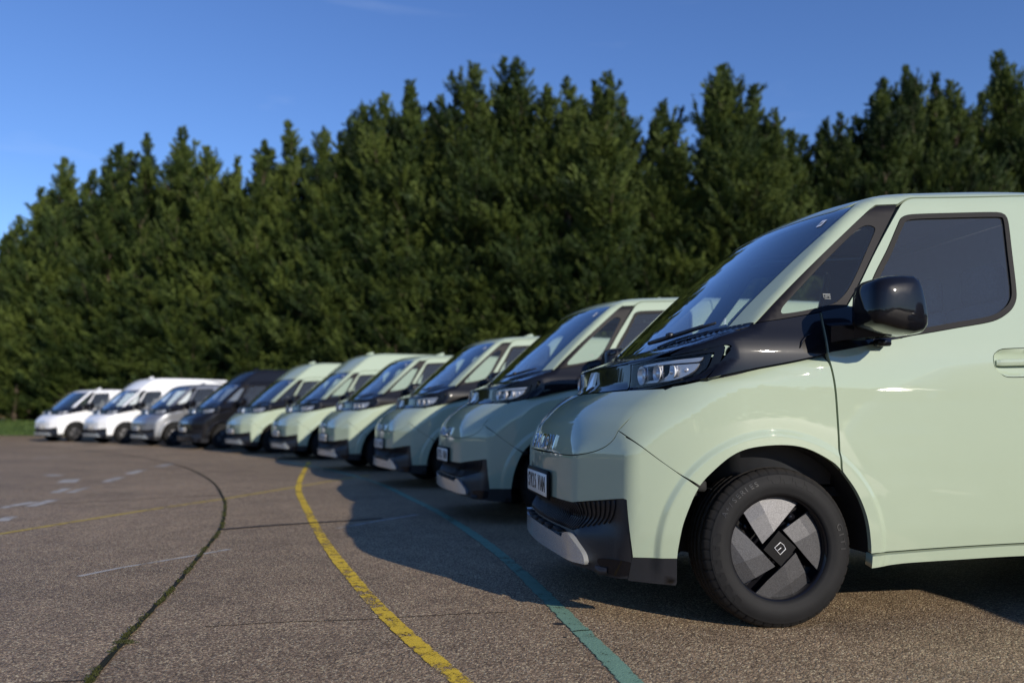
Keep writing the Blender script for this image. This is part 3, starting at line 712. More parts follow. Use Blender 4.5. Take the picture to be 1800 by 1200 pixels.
        loop = [(.227, 1.167, 1), (.245, 1.088), (.255, .996), (.260, .829), (.262, .679), (.264, .662, 1), (.327, .574), (.371, .472), (.392, .366), (.399, .309, 1), (.777, .325), (1.15, .335), (1.520, .337, 1),
                (1.520, 1.2), (1.520, 1.996, 1), (1.125, 1.968), (.90, 1.955), (.815, 1.948), (.765, 1.925), (.733, 1.895), (.569, 1.675), (.447, 1.498), (.363, 1.390, 1), (.233, 1.364, 1)]
        P1('door%d' % s, 'door', FX, [loop, SEAL, HC], PM, mode='S', sgn=s, res=.034, skirt=.026, bres=.02, extra=RG1)
        IN = [tuple(q) for q in inset(catmull(SEAL, .02), .024)]
        P1('seal%d' % s, 'window_seal', FX, [SEAL, IN], [M['rubber']], 'door%d' % s, mode='S', sgn=s, off=.003, skirt=.012, res=.03, gap=0, bres=.03)
        P1('glass%d' % s, 'door_glass', FX, [IN], [M['glass_side']], 'door%d' % s, mode='S', sgn=s, off=-.006, skirt=0, res=.06, gap=0)
        P1('dtrim%d' % s, 'door_trim', FX, [[(.231, 1.174, 1), (.328, 1.190), (.44, 1.212), (.60, 1.246, 1), (.50, 1.262), (.43, 1.300, 1), (.452, 1.36, 1), (.40, 1.392), (.357, 1.390, 1), (.233, 1.364, 1)]], [M['gloss']], 'door%d' % s, mode='S', sgn=s, off=.005, res=.03, skirt=.012)
        def cup(P):
            d = np.clip(1 - ((P[:, 0] - 1.16) / .125) ** 4 - ((P[:, 2] - 1.143) / .062) ** 4, 0, 1); return -.026 * np.sqrt(d) * np.clip(d * 2, 0, 1)
        P1('cup%d' % s, 'handle_recess', FX, [HC], PM, 'door%d' % s, mode='S', sgn=s, res=.012, offfn=cup, skirt=.01, gap=.001)
        mb = MB(); y0 = Sy(FX, 1.16, 1.14)
        V = [];
        prof = [(-.004, .016), (.009, .012), (.012, 0), (.009, -.013), (-.004, -.016)]
        xs = np.linspace(1.048, 1.278, 14)
        for i, x in enumerate(xs):
            e = min(1, (i + .6) / 2, (13.6 - i) / 2)
            for (dy, dz) in prof: V.append((x, (y0 - .006 + dy * e + .002) * s, 1.141 + (x - 1.05) * .03 + dz * (.75 + .25 * e)))
        F = [(i * 5 + k, i * 5 + (k + 1) % 5, (i + 1) * 5 + (k + 1) % 5, (i + 1) * 5 + k) for i in range(13) for k in range(5)] + [(0, 1, 2, 3, 4), tuple(13 * 5 + k for k in (4, 3, 2, 1, 0))]
        mb.add(V, F); part('lever%d' % s, 'door_handle', mb.mesh('door_handle', PM, smooth=False), 'door%d' % s)
        # quarter light
        QO = [(-.079, 1.308, 1), (.055, 1.432), (.209, 1.568), (.41, 1.739), (.573, 1.872), (.617, 1.899, 1), (.727, 1.908, 1), (.565, 1.676), (.443, 1.498), (.358, 1.388, 1), (.233, 1.363), (.056, 1.330)]
        QG = [(.048, 1.353), (.050, 1.372), (.075, 1.400), (.265, 1.575), (.433, 1.721), (.507, 1.778), (.552, 1.795), (.583, 1.785), (.580, 1.765), (.549, 1.715), (.448, 1.555), (.388, 1.472), (.338, 1.425), (.304, 1.405), (.265, 1.394), (.145, 1.367)]
        P1('quarter%d' % s, 'quarter_window', FX, [QO, QG], [M['satin']], mode='S', sgn=s, off=-.001, skirt=.012, res=.03, gap=.001)
        P1('qg%d' % s, 'quarter_glass', FX, [QG], [M['glass_quarter']], 'quarter%d' % s, mode='S', sgn=s, off=-.003, skirt=0, gap=0, res=.06)
        if s > 0:
            mb = MB()
            for r_ in range(4):
                for c_ in range(7):
                    if (r_ * 5 + c_ * 3) % 7 in (1,) and r_ > 0: continue
                    x = .262 + c_ * .0052; z = 1.447 - r_ * .007; p = surf(FX, 'S', [(x, z)])[0]; mb.box((x, p[1] - .0005, z), (.0036, .001, .0048 if r_ == 0 else .003))
            part('etch', 'glass_print', mb.mesh('glass_print', [M['grey_print']], smooth=False), 'quarter1')
        # dark inner trim with the same window openings
        loop = [(-.05, 1.34, 1), (.2, 1.60), (.55, 1.90, 1), (1.3, 1.96, 1), (1.64, 1.97, 1), (1.64, .40, 1), (.42, .38, 1), (.40, .60), (.27, .76, 1), (-.2, .82, 1), (-.36, .80, 1), (-.36, 1.02, 1), (-.12, 1.27, 1)]
        mb = MB(); panel(mb, FU, [loop, SEAL, QG], mode='S', sgn=s, off=-.035, res=.08, skirt=.0, gap=0, bres=.05)
        part('inner%d' % s, 'door_card', mb.mesh('door_card', [M['dark']], custom=True))
        # door mirror
        PR = np.array([(.252, 1.285), (.253, 1.34), (.262, 1.410), (.274, 1.445), (.300, 1.464), (.350, 1.477), (.41, 1.483), (.465, 1.484), (.492, 1.470), (.508, 1.438), (.519, 1.39), (.526, 1.345), (.529, 1.300), (.524, 1.262), (.503, 1.240), (.46, 1.234), (.38, 1.246), (.30, 1.264), (.265, 1.272)])
        c = PR.mean(0); ring = [(1.080, .60), (1.085, .84), (1.10, .96), (1.13, .995), (1.17, 1.0), (1.215, .99), (1.240, .96), (1.258, .90), (1.270, .80), (1.278, .62), (1.282, .3)]
        PR[:, 0] = np.where(PR[:, 0] < .38, .38 - (.38 - PR[:, 0]) * .86, PR[:, 0])
        mb = MB(); V = []; k = len(PR)
        for y, sc in ring:
            for p in PR: V.append((c[0] + (p[0] - c[0]) * sc, y * s, c[1] + (p[1] - c[1]) * sc))
        F = [(i * k + j, i * k + (j + 1) % k, (i + 1) * k + (j + 1) % k, (i + 1) * k + j) for i in range(len(ring) - 1) for j in range(k)] + [tuple(range(k)), tuple((len(ring) - 1) * k + j for j in range(k))]
        if s < 0: F = [f[::-1] for f in F]
        mb.add(V, F); part('mirror%d' % s, 'door_mirror', mb.mesh('door_mirror', [M['gloss']]))
        mb = MB(); A = [(.24, .962, 1.262), (.33, .995, 1.270), (.43, 1.06, 1.274), (.49, 1.13, 1.272)]
        V = []; 
        for (x, y, z), h in zip(A, (.050, .044, .038, .034)):
            V += [(x, (y + .028) * s, z - h * .8), (x, (y + .034) * s, z + h * .6), (x, (y - .03) * s, z + h), (x, (y - .03) * s, z - h)]
        F = [(i * 4 + j, i * 4 + (j + 1) % 4, (i + 1) * 4 + (j + 1) % 4, (i + 1) * 4 + j) for i in range(3) for j in range(4)] + [(0, 1, 2, 3), (15, 14, 13, 12)]
        if s < 0: F = [f[::-1] for f in F]
        mb.add(V, F); part('arm%d' % s, 'mirror_arm', mb.mesh('mirror_arm', [M['gloss']], smooth=False), 'mirror%d' % s)
        mb = MB(); mb.box((.522, 1.215 * s, 1.30), (.012, .03, .062), bev=.004); part('ind%d' % s, 'indicator', mb.mesh('indicator', [M['lamp_amber']]), 'mirror%d' % s)
        mb = MB(); mb.box((.475, 1.005 * s, 1.222), (.065, .05, .034), bev=.008); part('camblk%d' % s, 'camera_pod', mb.mesh('camera_pod', [M['gloss']]), 'mirror%d' % s)
        # arch liners
        for nm, cx, cy, rr in (('f', -.033, .33, .437), ('r', 3.1, .33, .44)):
            mb = MB(); V = []; n_ = 24
            for a in np.linspace(-.06, math.pi + .06, n_ + 1):
                px, pz = cx + (rr + .012) * math.cos(a), cy + (rr + .012) * math.sin(a); yo = Sy(FL, px, max(pz, .30)) - .028
                for y in (yo, .58): V.append((px, y * s, pz))
            F = [(2 * i, 2 * i + 1, 2 * i + 3, 2 * i + 2) for i in range(n_)]
            mb.add(V, F); V = [(cx, .58 * s, cy - .1)] + [(cx + (rr + .012) * math.cos(a), .58 * s, cy + (rr + .012) * math.sin(a)) for a in np.linspace(-.06, math.pi + .06, n_ + 1)]
            mb.add(V, [(0, i + 1, i + 2) for i in range(n_)])
            if nm == 'f':     # strut, arm and hose that show above the tyre
                mb.tube([(.02, .70 * s, .35), (.03, .66 * s, .80)], .03, 8); mb.tube([(-.3, .84 * s, .66), (-.34, .78 * s, .62), (-.30, .72 * s, .55), (-.1, .68 * s, .5)], .012, 6)
                mb.box((-.33, .86 * s, .60), (.06, .05, .05), bev=.01)
            part('liner%s%d' % (nm, s), 'wheel_arch_liner', mb.mesh('wheel_arch_liner', [M['liner']]))
    # ---- windscreen, roof, tail
    hy = [0, .2, .4, .55, .66, .72]
    header = [(y, Tz(FX if not hi else FU, xh(y), y)) for y in hy]
    hz = [(y, z) for (y, z) in header]
    wy = [(Sy(FX, x, z), z) for x, z in WSE]
    half = [(0, hz[0][1])] + hz[1:] + [(wy[-1][0], wy[-1][1], 1)] + wy[::-1][1:-1] + [(wy[0][0], wy[0][1], 1), (.7, 1.286), (.5, 1.250), (.28, 1.225), (0, 1.214)]
    P1('ws', 'windscreen', FU, [mirror_half(half)], [M['glass_ws']], mode='F', off=-.002, res=.05, skirt=0, gap=.002)
    # black printed border on the glass edge
    inn = [tuple(q) for q in inset(catmull(mirror_half(half), .04), .030)]
    P1('wsb', 'windscreen_border', FU, [mirror_half(half), inn], [M['gloss']], 'ws', mode='F', off=-.005, res=.05, skirt=.01, gap=.002)
    mb = MB()
    V2 = [(.672, 1.813), (.700, 1.813), (.690, 1.850), (.662, 1.850)]
    p = surf(FU, 'F', V2); n = grad(FU, p); mb.add(p + n * .001, [(3, 2, 1, 0)], n); part('sticker', 'sticker', mb.mesh('sticker', [M['white_mark']], custom=True), 'ws')
    mb = MB(); p = surf(FU, 'F', [(.676, 1.824), (.688, 1.824), (.686, 1.838), (.675, 1.838)]); mb.add(p + n * .002, [(3, 2, 1, 0)], n); part('stickin', 'sticker_mark', mb.mesh('sticker_mark', [M['grey_print']], custom=True), 'ws')
    # ---- wipers
    for key, a, b, k in (('w1', .34, .75, .50), ('w2', -.55, -.08, -.38)):
        mb = MB(); pts = []
        for y in np.linspace(a, b, 6):
            z = 1.222 + .085 * (abs(y) / .8) ** 2 + .020; p = surf(FU, 'F', [(y, z)])[0]; pts.append((p[0] - .026, y, z + .010))
        mb.tube(pts, [.010, .012, .011, .010, .008, .006], 6); q = pts[2]; mb.box((q[0] - .004, k, q[2] + .006), (.03, .05, .026), bev=.008)
        mb.tube([(pts[0][0] + .02, pts[0][1], pts[0][2] + .012), (pts[4][0] + .02, pts[4][1], pts[4][2] + .014)], .005, 5)
        part(key, 'wiper', mb.mesh('wiper', [M['plastic']]))
    # ---- cab interior
    mb = MB()
    V = []; prof = [(-.30, 1.10), (-.28, 1.175), (-.05, 1.205), (.22, 1.215), (.34, 1.185), (.37, 1.10), (.33, .95), (.28, .60), (-.30, .60)]
    for y in (-.87, -.6, -.2, .2, .6, .87):
        for (x, z) in prof: V.append((x + (.16 * (y / .87) ** 2 if x < 0 else 0), y, z + (.03 if y == -.6 or y == -.2 else 0) * (z > 1.1)))
    k = len(prof); F = [(i * k + j, i * k + (j + 1) % k, (i + 1) * k + (j + 1) % k, (i + 1) * k + j) for i in range(5) for j in range(k)] + [tuple(range(k))[::-1], tuple(5 * k + j for j in range(k))]
    mb.add(V, F); part('dash', 'dashboard', mb.mesh('dashboard', [M['dark']]))
    mb = MB(); c = Vector((.52, -.42, 1.17)); nrm = Vector((.82, 0, .57)).normalized(); u = Vector((0, 1, 0)); v = nrm.cross(u)
    mb.tube([c + (u * math.cos(a) + v * math.sin(a)) * .185 for a in np.linspace(0, 2 * math.pi, 33)[:-1]], .014, 8, closed=True)
    for a in (0, math.pi, -math.pi / 2): mb.tube([c, c + (u * math.cos(a) + v * math.sin(a)) * .18], .013, 6)
    mb.tube([c, c - nrm * .2], .03, 8); part('steer', 'steering_wheel', mb.mesh('steering_wheel', [M['dark']]))
    for y in (-.48, .03, .50):
        mb = MB(); mb.box((1.06, y, .82), (.50, .44, .16), bev=.05); mb.box((1.33, y, 1.17), (.13, .44, .62), Matrix.Rotation(R(12), 3, 'Y'), bev=.05)
        mb.box((1.40, y, 1.58), (.10, .25, .20), bev=.04); part('seat%.2f' % y, 'seat', mb.mesh('seat', [M['seat']]))
    mb = MB(); mb.box((1.63, 0, 1.15), (.02, 1.66, 1.58), bev=.004); part('bulk', 'bulkhead', mb.mesh('bulkhead', [M['headlining']]))
    P1('lining', 'headlining', FU, [mx([(.50, 0), (.54, .4), (.62, .66, 1), (1.62, .68, 1), (1.62, 0)])], [M['headlining']], mode='T', off=-.05, res=.1, skirt=.0)
    mb = MB(); mb.box((.75, 0, .56), (2.0, 1.60, .04)); mb.box((1.75, 0, .30), (2.0, 1.66, .12), bev=.03); mb.box((1.7, 0, .36), (4.5, 1.02, .12)); mb.box((0, 0, .34), (.09, 1.5, .09)); mb.box((3.1, 0, .34), (.12, 1.5, .12))
    mb.box((-.62, 0, .50), (.10, 1.3, .45)); mb.box((-.35, 0, .80), (.02, 1.5, .45)); part('under', 'underbody', mb.mesh('underbody', [M['liner']], smooth=False))
    return PARTS

# ------------------------------------------------------------------ wheel (hub at the origin, outer face towards +y)
def build_wheel():
    ps = []
    prof = [(-.105, .222, 0), (-.122, .245, 0), (-.126, .275, 0), (-.118, .305, 0), (-.102, .326, 0), (-.092, .336, 1), (-.066, .3415, 1), (-.064, .333, 2), (-.056, .333, 2), (-.054, .3428, 1), (-.025, .3440, 1), (-.023, .335, 2), (-.015, .335, 2), (-.013, .3443, 1),
            (.013, .3443, 1), (.015, .335, 2), (.023, .335, 2), (.025, .3440, 1), (.054, .3428, 1), (.056, .333, 2), (.064, .333, 2), (.066, .3415, 1), (.084, .3385, 3), (.097, .3320, 3), (.106, .3210, 3), (.1105, .315, 0), (.1125, .3135, 4), (.1135, .311, 0), (.119, .300, 0), (.1245, .285, 0), (.126, .268, 0), (.1235, .252, 0), (.118, .238, 0), (.1175, .235, 4), (.1140, .231, 0), (.109, .2245, 0), (.098, .221, 0)]
    n = 432; V = []; k = len(prof)
    for i in range(n):
        a = 2 * math.pi * i / n
        for (y, r, t) in prof:
            rr = r
            if t == 3 and i % 9 == 0: rr -= .006
            if t == 1 and (i + int(y * 300)) % 12 == 0: rr -= .004
            if t == 4: rr += .0006
            V.append((rr * math.cos(a), y, rr * math.sin(a)))
    F = [(i * k + j, ((i + 1) % n) * k + j, ((i + 1) % n) * k + j + 1, i * k + j + 1) for i in range(n) for j in range(k - 1)]
    mb = MB(); mb.add(V, F)
    # raised block pattern on the shoulder of the sidewall
    def sw(a, r, lift=.0):      # point on the sidewall at angle a, radius r
        rs = [p[1] for p in prof[25:36]][::-1]; ysd = [p[0] for p in prof[25:36]][::-1]
        return (r * math.cos(a), float(np.interp(r, rs, ysd)) + lift, r * math.sin(a))
    def patch(poly, lift=.0012):
        A = []      # subdivide so the patch follows the sidewall
        for i, (a, r) in enumerate(poly):
            a2, r2 = poly[(i + 1) % len(poly)]
            for t in (0, .5): A.append((a + (a2 - a) * t, r + (r2 - r) * t))
        A = np.array(A); m = len(A); top = [sw(a, r, lift) for a, r in A]; bot = [sw(a, r, -.001) for a, r in A]
        cen = sw(A[:, 0].mean(), A[:, 1].mean(), lift); mb.add(top, [tuple(range(m))]); mb.add(top + bot, [(i, (i + 1) % m, m + (i + 1) % m, m + i) for i in range(m)])
    def blocks(a0, a1, st):
        a = a0
        while a < a1:
            patch([(R(a), .276), (R(a + st * .62), .276), (R(a + st * .72), .292), (R(a + st * .95), .292), (R(a + st * .95), .308), (R(a + st * .30), .308), (R(a + st * .2), .294), (R(a), .294)])
            a += st
    blocks(166, 222, 11.0); blocks(56, 92, 11.0)
    me = mb.mesh('tyre', [M['tyre']]); ps.append(('tyre', me))
    # raised lettering, bent round the sidewall
    for txt, size, amid, rr in (("GITI", .038, 8, .2845), ("A+/SERIES", .029, 130, .2915)):
        adv = size * .80; n_ = len(txt)
        for i, ch in enumerate(txt):
            V, F = build_text(ch, size, 0); W = [sw(R(amid) - (x * 1.2 + (i - (n_ - 1) / 2) * adv * (1.05 if ch != 'I' else 1.0)) / rr, rr + y, .0022) for x, y, z in V]
            mbt = MB(); mbt.add(W, F); ps.append(('tyre_letter', mbt.mesh('tyre_letter', [M['tyre_text']], smooth=False)))
    # black steel rim behind the cover
    mb = MB(); prof2 = [(.104, .2225), (.100, .216), (.085, .212), (.03, .205), (-.09, .205)]
    V = []; n = 64
    for i in range(n):
        a = 2 * math.pi * i / n
        for y, r in prof2: V.append((r * math.cos(a), y, r * math.sin(a)))
    k = len(prof2); F = [(i * k + j, ((i + 1) % n) * k + j, ((i + 1) % n) * k + j + 1, i * k + j + 1) for i in range(n) for j in range(k - 1)]
    mb.add(V, F); mb.disc((0, .035, 0), .206, 1, 48)
    for i in range(8):
        a = R(45 * i + 10); mb.tube([(.15 * math.cos(a), .03, .15 * math.sin(a)), (.15 * math.cos(a), .055, .15 * math.sin(a))], .018, 10)
        a2 = R(45 * i + 31); mb.box((.196 * math.cos(a2), .052, .196 * math.sin(a2)), (.010, .03, .040), Matrix.Rotation(-a2, 3, 'Y'), bev=.003)
    ps.append(('rim', mb.mesh('rim', [M['gloss']])))
    mb = MB(); mb.disc((0, .012, 0), .15, 1, 40); mb.tube([(0, -.06, 0), (0, .03, 0)], .06, 16)
    for i in range(4):
        a = R(90 * i + 45); mb.box((.115 * math.cos(a), .045, .115 * math.sin(a)), (.02, .012, .03), Matrix.Rotation(-a, 3, 'Y'), bev=.003)
    ps.append(('brake_disc', mb.mesh('brake_disc', [M['disc']])))
    # four faceted blades of the cover, rotating pattern
    RC = .2185; tip = (.095, .345); o1 = (.715, .700); o2 = (.862, -.485)
    def rot(p, q):
        for _ in range(q): p = (-p[1], p[0])
        return p
    blades = []
    for q in range(4):
        T_, A_, B_ = (np.array(rot(p, q)) for p in (tip, o1, o2))
        a0 = math.atan2(A_[1], A_[0]); a1 = math.atan2(B_[1], B_[0])
        if a1 > a0: a1 -= 2 * math.pi
        arc = [np.array((math.cos(a), math.sin(a))) * .995 for a in np.linspace(a0, a1, 13)]
        # crossing crease lines
        e1 = T_ + (A_ - T_) * .62                          # on edge tip-o1
        e2 = T_ + (B_ - T_) * .30                          # on edge tip-o2
        g1 = arc[9]; g2 = arc[4]                           # on the rim
        def cross(p, p2, r, r2):
            d = p2 - p; e = r2 - r; t = ((r[0] - p[0]) * e[1] - (r[1] - p[1]) * e[0]) / (d[0] * e[1] - d[1] * e[0]); return p + d * t
        X = cross(e1, g1, e2, g2)
        def sd(p, a_, b_): d = b_ - a_; d = d / np.linalg.norm(d); return (p[0] - a_[0]) * d[1] - (p[1] - a_[1]) * d[0]
        def hh(p):      # two folds crossing at X: every quadrant is a flat facet; the whole cover is slightly domed at the folds
            return .022 - .10 * RC * abs(sd(p, e1, g1)) - .075 * RC * abs(sd(p, e2, g2)) - .24 * RC * float(p @ X) / float(np.hypot(*X))
        mb = MB()
        def v(p): return (p[0] * RC, .1085 + hh(p), p[1] * RC)
        polys = [[X, e2, T_, e1], [X, e1, A_] + arc[1:4] + [g2], [X, g2] + arc[5:9] + [g1], [X, g1] + arc[10:12] + [B_, e2]]
        for pl in polys: mb.add([v(p) for p in pl], [tuple(range(len(pl)))])
        out = [T_, e1, A_] + arc[1:-1] + [B_, e2]
        V = [v(p) for p in out] + [(p[0] * RC, .090, p[1] * RC) for p in out]; m = len(out)
        mb.add(V, [(i, (i + 1) % m, m + (i + 1) % m, m + i) for i in range(m)])
        blades.append(mb.mesh('cover_blade', [M['cover']], smooth=False))
    for b in blades: ps.append(('cover_blade', b))
    mb = MB(); s = .0745
    V = [(s * math.cos(R(a)), y, s * math.sin(R(a))) for y in (.085, .112) for a in (92, 2, -88, -178)]
    mb.add(V, [(4, 5, 6, 7), (0, 1, 5, 4), (1, 2, 6, 5), (2, 3, 7, 6), (3, 0, 4, 7)]); ps.append(('hub_cap', mb.mesh('hub_cap', [M['hub']], smooth=False)))
    mb = MB()
    def lp(u, w):   # emblem seen in the photo, in hub-plane metres
        return ((u - 575) / 17.15 / 394, .1145, -(w - 640) / 17.15 / 414)
    mb.tube([lp(*p) for p in ((400, 610), (590, 455), (685, 535), (745, 655), (568, 820))], .0014, 5, closed=True)
    mb.tube([lp(485, 705), lp(605, 612)], .0014, 5); ps.append(('hub_logo', mb.mesh('hub_logo', [M['white_mark']])))
    return ps
M['tyre_text'] = principled("tyre_text_rubber", (.022, .022, .023), .5, noise=.1, nscale=50)

# ------------------------------------------------------------------ put the vans down
LOW = build_van(False)
_hi = {p[0]: p for p in build_van(True) if p[0] in HIKEYS}
HIGH = [_hi.get(p[0], p) for p in LOW]; WHEEL = build_wheel()
def tag(o, label=None, cat=None, group=None, kind=None):
    if label: o['label'] = label
    if cat: o['category'] = cat
    if group: o['group'] = group
    if kind: o['kind'] = kind
    return o
def place_van(x, y, deg, hi, col, label, steer=0.0, sx=1.0):
    e = bpy.data.objects.new('van', None); COL.objects.link(e); e.empty_display_size = .3
    e.location = (x, y, 0); e.rotation_euler = (0, 0, R(deg))
    tag(e, label, 'van', 'delivery vans parked side by side in a curved row')
    objs = {}
    for key, name, par, me, lab, pos in (HIGH if hi else LOW):
        o = link(name, me, e if par is None else objs[par]); objs[key] = o
        if name == 'grille_rib': o['kind'] = 'stuff'
        if me.materials and me.materials[0] == M['green'] and col != 'green':
            o.material_slots[0].link = 'OBJECT'; o.material_slots[0].material = M[col]
        if col == 'black' and name == 'skid_plate':
            o.material_slots[0].link = 'OBJECT'; o.material_slots[0].material = M['gloss']
    for (wx, side) in ((0, 1), (0, -1), (3.1, 1), (3.1, -1)):
        w = bpy.data.objects.new('wheel', None); COL.objects.link(w); w.parent = e
        # builder +y is Blender -y: the near side
        w.location = (wx, -side * .822, .3355); w.rotation_euler = (0, 0, (0 if side > 0 else math.pi) + (R(steer) if wx == 0 else 0))
        for nm, me in WHEEL:
            if nm == 'tyre_letter' and not (wx == 0 and side > 0 and abs(x - 1.0065) < .01): continue
            link(nm, me, w)
    return e
VANS = [
 (1.0065, 4.408, 8.773, False, 'green', "pale green van closest to the camera, its side and front wheel filling the right"),
 (.201, 7.767, 14.80, False, 'green', "pale green van directly behind the closest one, seen between its windscreen and the ground shadow"),
 (-.982, 11.19, 21.0, False, 'green', "third pale green van of the row counted from the camera"),
 (-2.53, 14.46, 26.4, False, 'green', "fourth pale green van from the camera, low roofed, in front of a high roofed one"),
 (-4.481, 18.219, 31.61, True, 'green', "high roofed pale green van with a low roofed one on its camera side"),
 (-6.577, 21.259, 36.81, True, 'green', "high roofed pale green van parked next to the black van"),
 (-9.007, 24.097, 41.72, True, 'black', "black van, the only black one in the row"),
 (-11.631, 26.725, 46.35, False, 'silver', "silver grey van between the black van and a white van"),
 (-14.472, 29.140, 50.70, True, 'white', "white van with the tall roof beside the silver one"),
 (-17.528, 31.342, 54.77, False, 'white', "low roofed white van at the far left end of the row"),
]
VANS.append((4.60, 1.42, 1.0, False, 'green', "pale green van just beyond the right edge, seen only mirrored in the nearest van's door"))
for i, v in enumerate(VANS): place_van(*v, steer=(0, 0, 2, -1.5, 0, 3, -2, 1, 0, 2, 0)[i])

# ------------------------------------------------------------------ ground
def grid_mesh(name, x0, x1, y0, y1, nx, ny, zf, mat, cut=None):
    xs = np.linspace(x0, x1, nx); ys = np.linspace(y0, y1, ny); V = [(x, y, zf(x, y)) for y in ys for x in xs]
    F = [(j * nx + i, j * nx + i + 1, (j + 1) * nx + i + 1, (j + 1) * nx + i) for j in range(ny - 1) for i in range(nx - 1)]
    me = bpy.data.meshes.new(name); me.from_pydata(V, [], F); me.materials.append(mat)
    me.polygons.foreach_set("use_smooth", [True] * len(F)); return me
o = link('asphalt_ground', grid_mesh('asphalt_ground', -400, 400, -400, 400, 3, 3, lambda x, y: 0.0, M['asphalt'])); tag(o, kind='structure')
# grass bank rising behind the asphalt up to the trees
def bank_edge(x): return 41.0 + .02 * (x + 25) if x < -12 else 41.0 + .26 - (x + 12) * .03
def bz(x, y):
    t = (y - bank_edge(x)); return .01 + .085 * max(0, min(t, 10)) + .02 * math.sin(x * 1.3) * math.cos(y * .9) * min(1, max(0, t))
nx, ny = 120, 14; V = []; 
for j in range(ny):
    for i in range(nx):
        x = -120 + 200 * i / (nx - 1); y = bank_edge(x) + 350 * (j / (ny - 1)) ** 3; V.append((x, y, bz(x, y)))
F = [(j * nx + i, j * nx + i + 1, (j + 1) * nx + i + 1, (j + 1) * nx + i) for j in range(ny - 1) for i in range(nx - 1)]
me = bpy.data.meshes.new('grass_bank'); me.from_pydata(V, [], F); me.materials.append(M['grass']); me.polygons.foreach_set("use_smooth", [True] * len(F))
tag(link('grass_bank', me), kind='structure')
V = []; F = []
for _ in range(16000):
    x = RNG.uniform(-46, -12); y = bank_edge(x) + RNG.uniform(0, 1) ** 1.5 * 9; a = RNG.uniform(0, math.pi); h = RNG.uniform(.05, .13); w = .02
    z = bz(x, y); dx, dy = math.cos(a) * w, math.sin(a) * w; b = len(V)
    V += [(x - dx, y - dy, z), (x + dx, y + dy, z), (x + RNG.normal() * .03, y + RNG.normal() * .03, z + h)]; F.append((b, b + 1, b + 2))
me = bpy.data.meshes.new('grass'); me.from_pydata(V, [], F); me.materials.append(M['grass'])
tag(link('grass', me), 'short mown grass on the bank below the trees', 'grass', kind='stuff')

# ------------------------------------------------------------------ painted lines and joints, each 4 mm sheets
def ribbon(name, pts, w, mat, z=.0012, jag=0.0, step=.08, wfun=None):
    P = np.array([p for p in pts], float)
    t = np.r_[0, np.cumsum(np.linalg.norm(np.diff(P, axis=0), axis=1))]; fx = herm(t, P[:, 0]); fy = herm(t, P[:, 1])
    s = np.linspace(0, t[-1], max(4, int(t[-1] / step))); X = fx(s); Y = fy(s)
    if len(s) > 30:
        kk = 9; pad = lambda a: np.convolve(np.r_[2 * a[0] - a[kk:0:-1], a, 2 * a[-1] - a[-2:-kk - 2:-1]], np.ones(2 * kk + 1) / (2 * kk + 1), 'valid')
        X = pad(X); Y = pad(Y)
    dx = np.gradient(X); dy = np.gradient(Y); L = np.hypot(dx, dy) + 1e-9
    nx_, ny_ = -dy / L, dx / L; wv = np.full(len(s), w / 2) if wfun is None else wfun(s / t[-1]) / 2
    j1 = RNG.normal(0, jag, len(s)); j2 = RNG.normal(0, jag, len(s))
    V = []; 
    for i in range(len(s)):
        V.append((X[i] + nx_[i] * (wv[i] + j1[i]), Y[i] + ny_[i] * (wv[i] + j1[i]), z)); V.append((X[i] - nx_[i] * (wv[i] + j2[i]), Y[i] - ny_[i] * (wv[i] + j2[i]), z))
    F = [(2 * i, 2 * i + 2, 2 * i + 3, 2 * i + 1) for i in range(len(s) - 1)]
    me = bpy.data.meshes.new(name); me.from_pydata(V, [], F); me.materials.append(mat)
    uv = me.uv_layers.new(); 
    for p in me.polygons:
        for li in p.loop_indices:
            vi = me.loops[li].vertex_index; uv.data[li].uv = (vi % 2, s[vi // 2])
    o = link(name, me); tag(o, kind='structure'); return o
YEL = line_mat("yellow_road_paint", (.72, .49, .045), wear=.44, ragged=.42, scale=14)
GRN = line_mat("green_road_paint", (.19, .325, .235), wear=.26, ragged=.35, scale=12)
WHT = line_mat("white_road_paint", (.46, .43, .38), wear=.38, ragged=.4, scale=10)
YEL2 = line_mat("faded_yellow_paint", (.55, .40, .06), wear=.30, ragged=.4, scale=10)
MOSS = line_mat("moss_joint", (.017, .019, .009), wear=.34, rough=.95, ragged=.6, scale=22)
MOSSD = line_mat("dark_joint", (.016, .015, .012), wear=-.5, rough=.9, ragged=.1, scale=22)
TAR = line_mat("tar_joint", (.012, .013, .016), wear=-.3, rough=.5, ragged=.3, scale=22)
CRK = line_mat("hairline_crack", (.02, .018, .015), wear=.1, rough=.9, ragged=.4, scale=9)
yellow = [(-.08, 2.6), (-.16, 2.76), (-.22, 2.91), (-.34, 3.15), (-.47, 3.44), (-.61, 3.79), (-.76, 4.21), (-.96, 4.74), (-1.21, 5.44), (-1.52, 6.37), (-1.87, 7.48), (-2.27, 8.76), (-2.58, 9.75), (-2.91, 11.01), (-3.21, 12.28), (-3.61, 14.04), (-4.14, 16.39)]
green = [(.45, 2.55), (.42, 2.76), (.35, 3.15), (.27, 3.53), (.17, 4.11), (.05, 4.74), (-.12, 5.55), (-.37, 6.53), (-.7, 7.71), (-1.15, 9.06), (-1.7, 10.73), (-2.25, 12.05), (-2.98, 13.59), (-3.87, 15.21), (-4.9, 16.9)]
thin = [(-4.3, 5.0), (-3.96, 6.28), (-3.82, 6.81), (-3.68, 7.48), (-3.46, 8.2), (-3.17, 9.0), (-2.96, 9.98), (-2.79, 10.56), (-2.66, 11.11), (-2.5, 11.83), (-2.23, 12.65)]
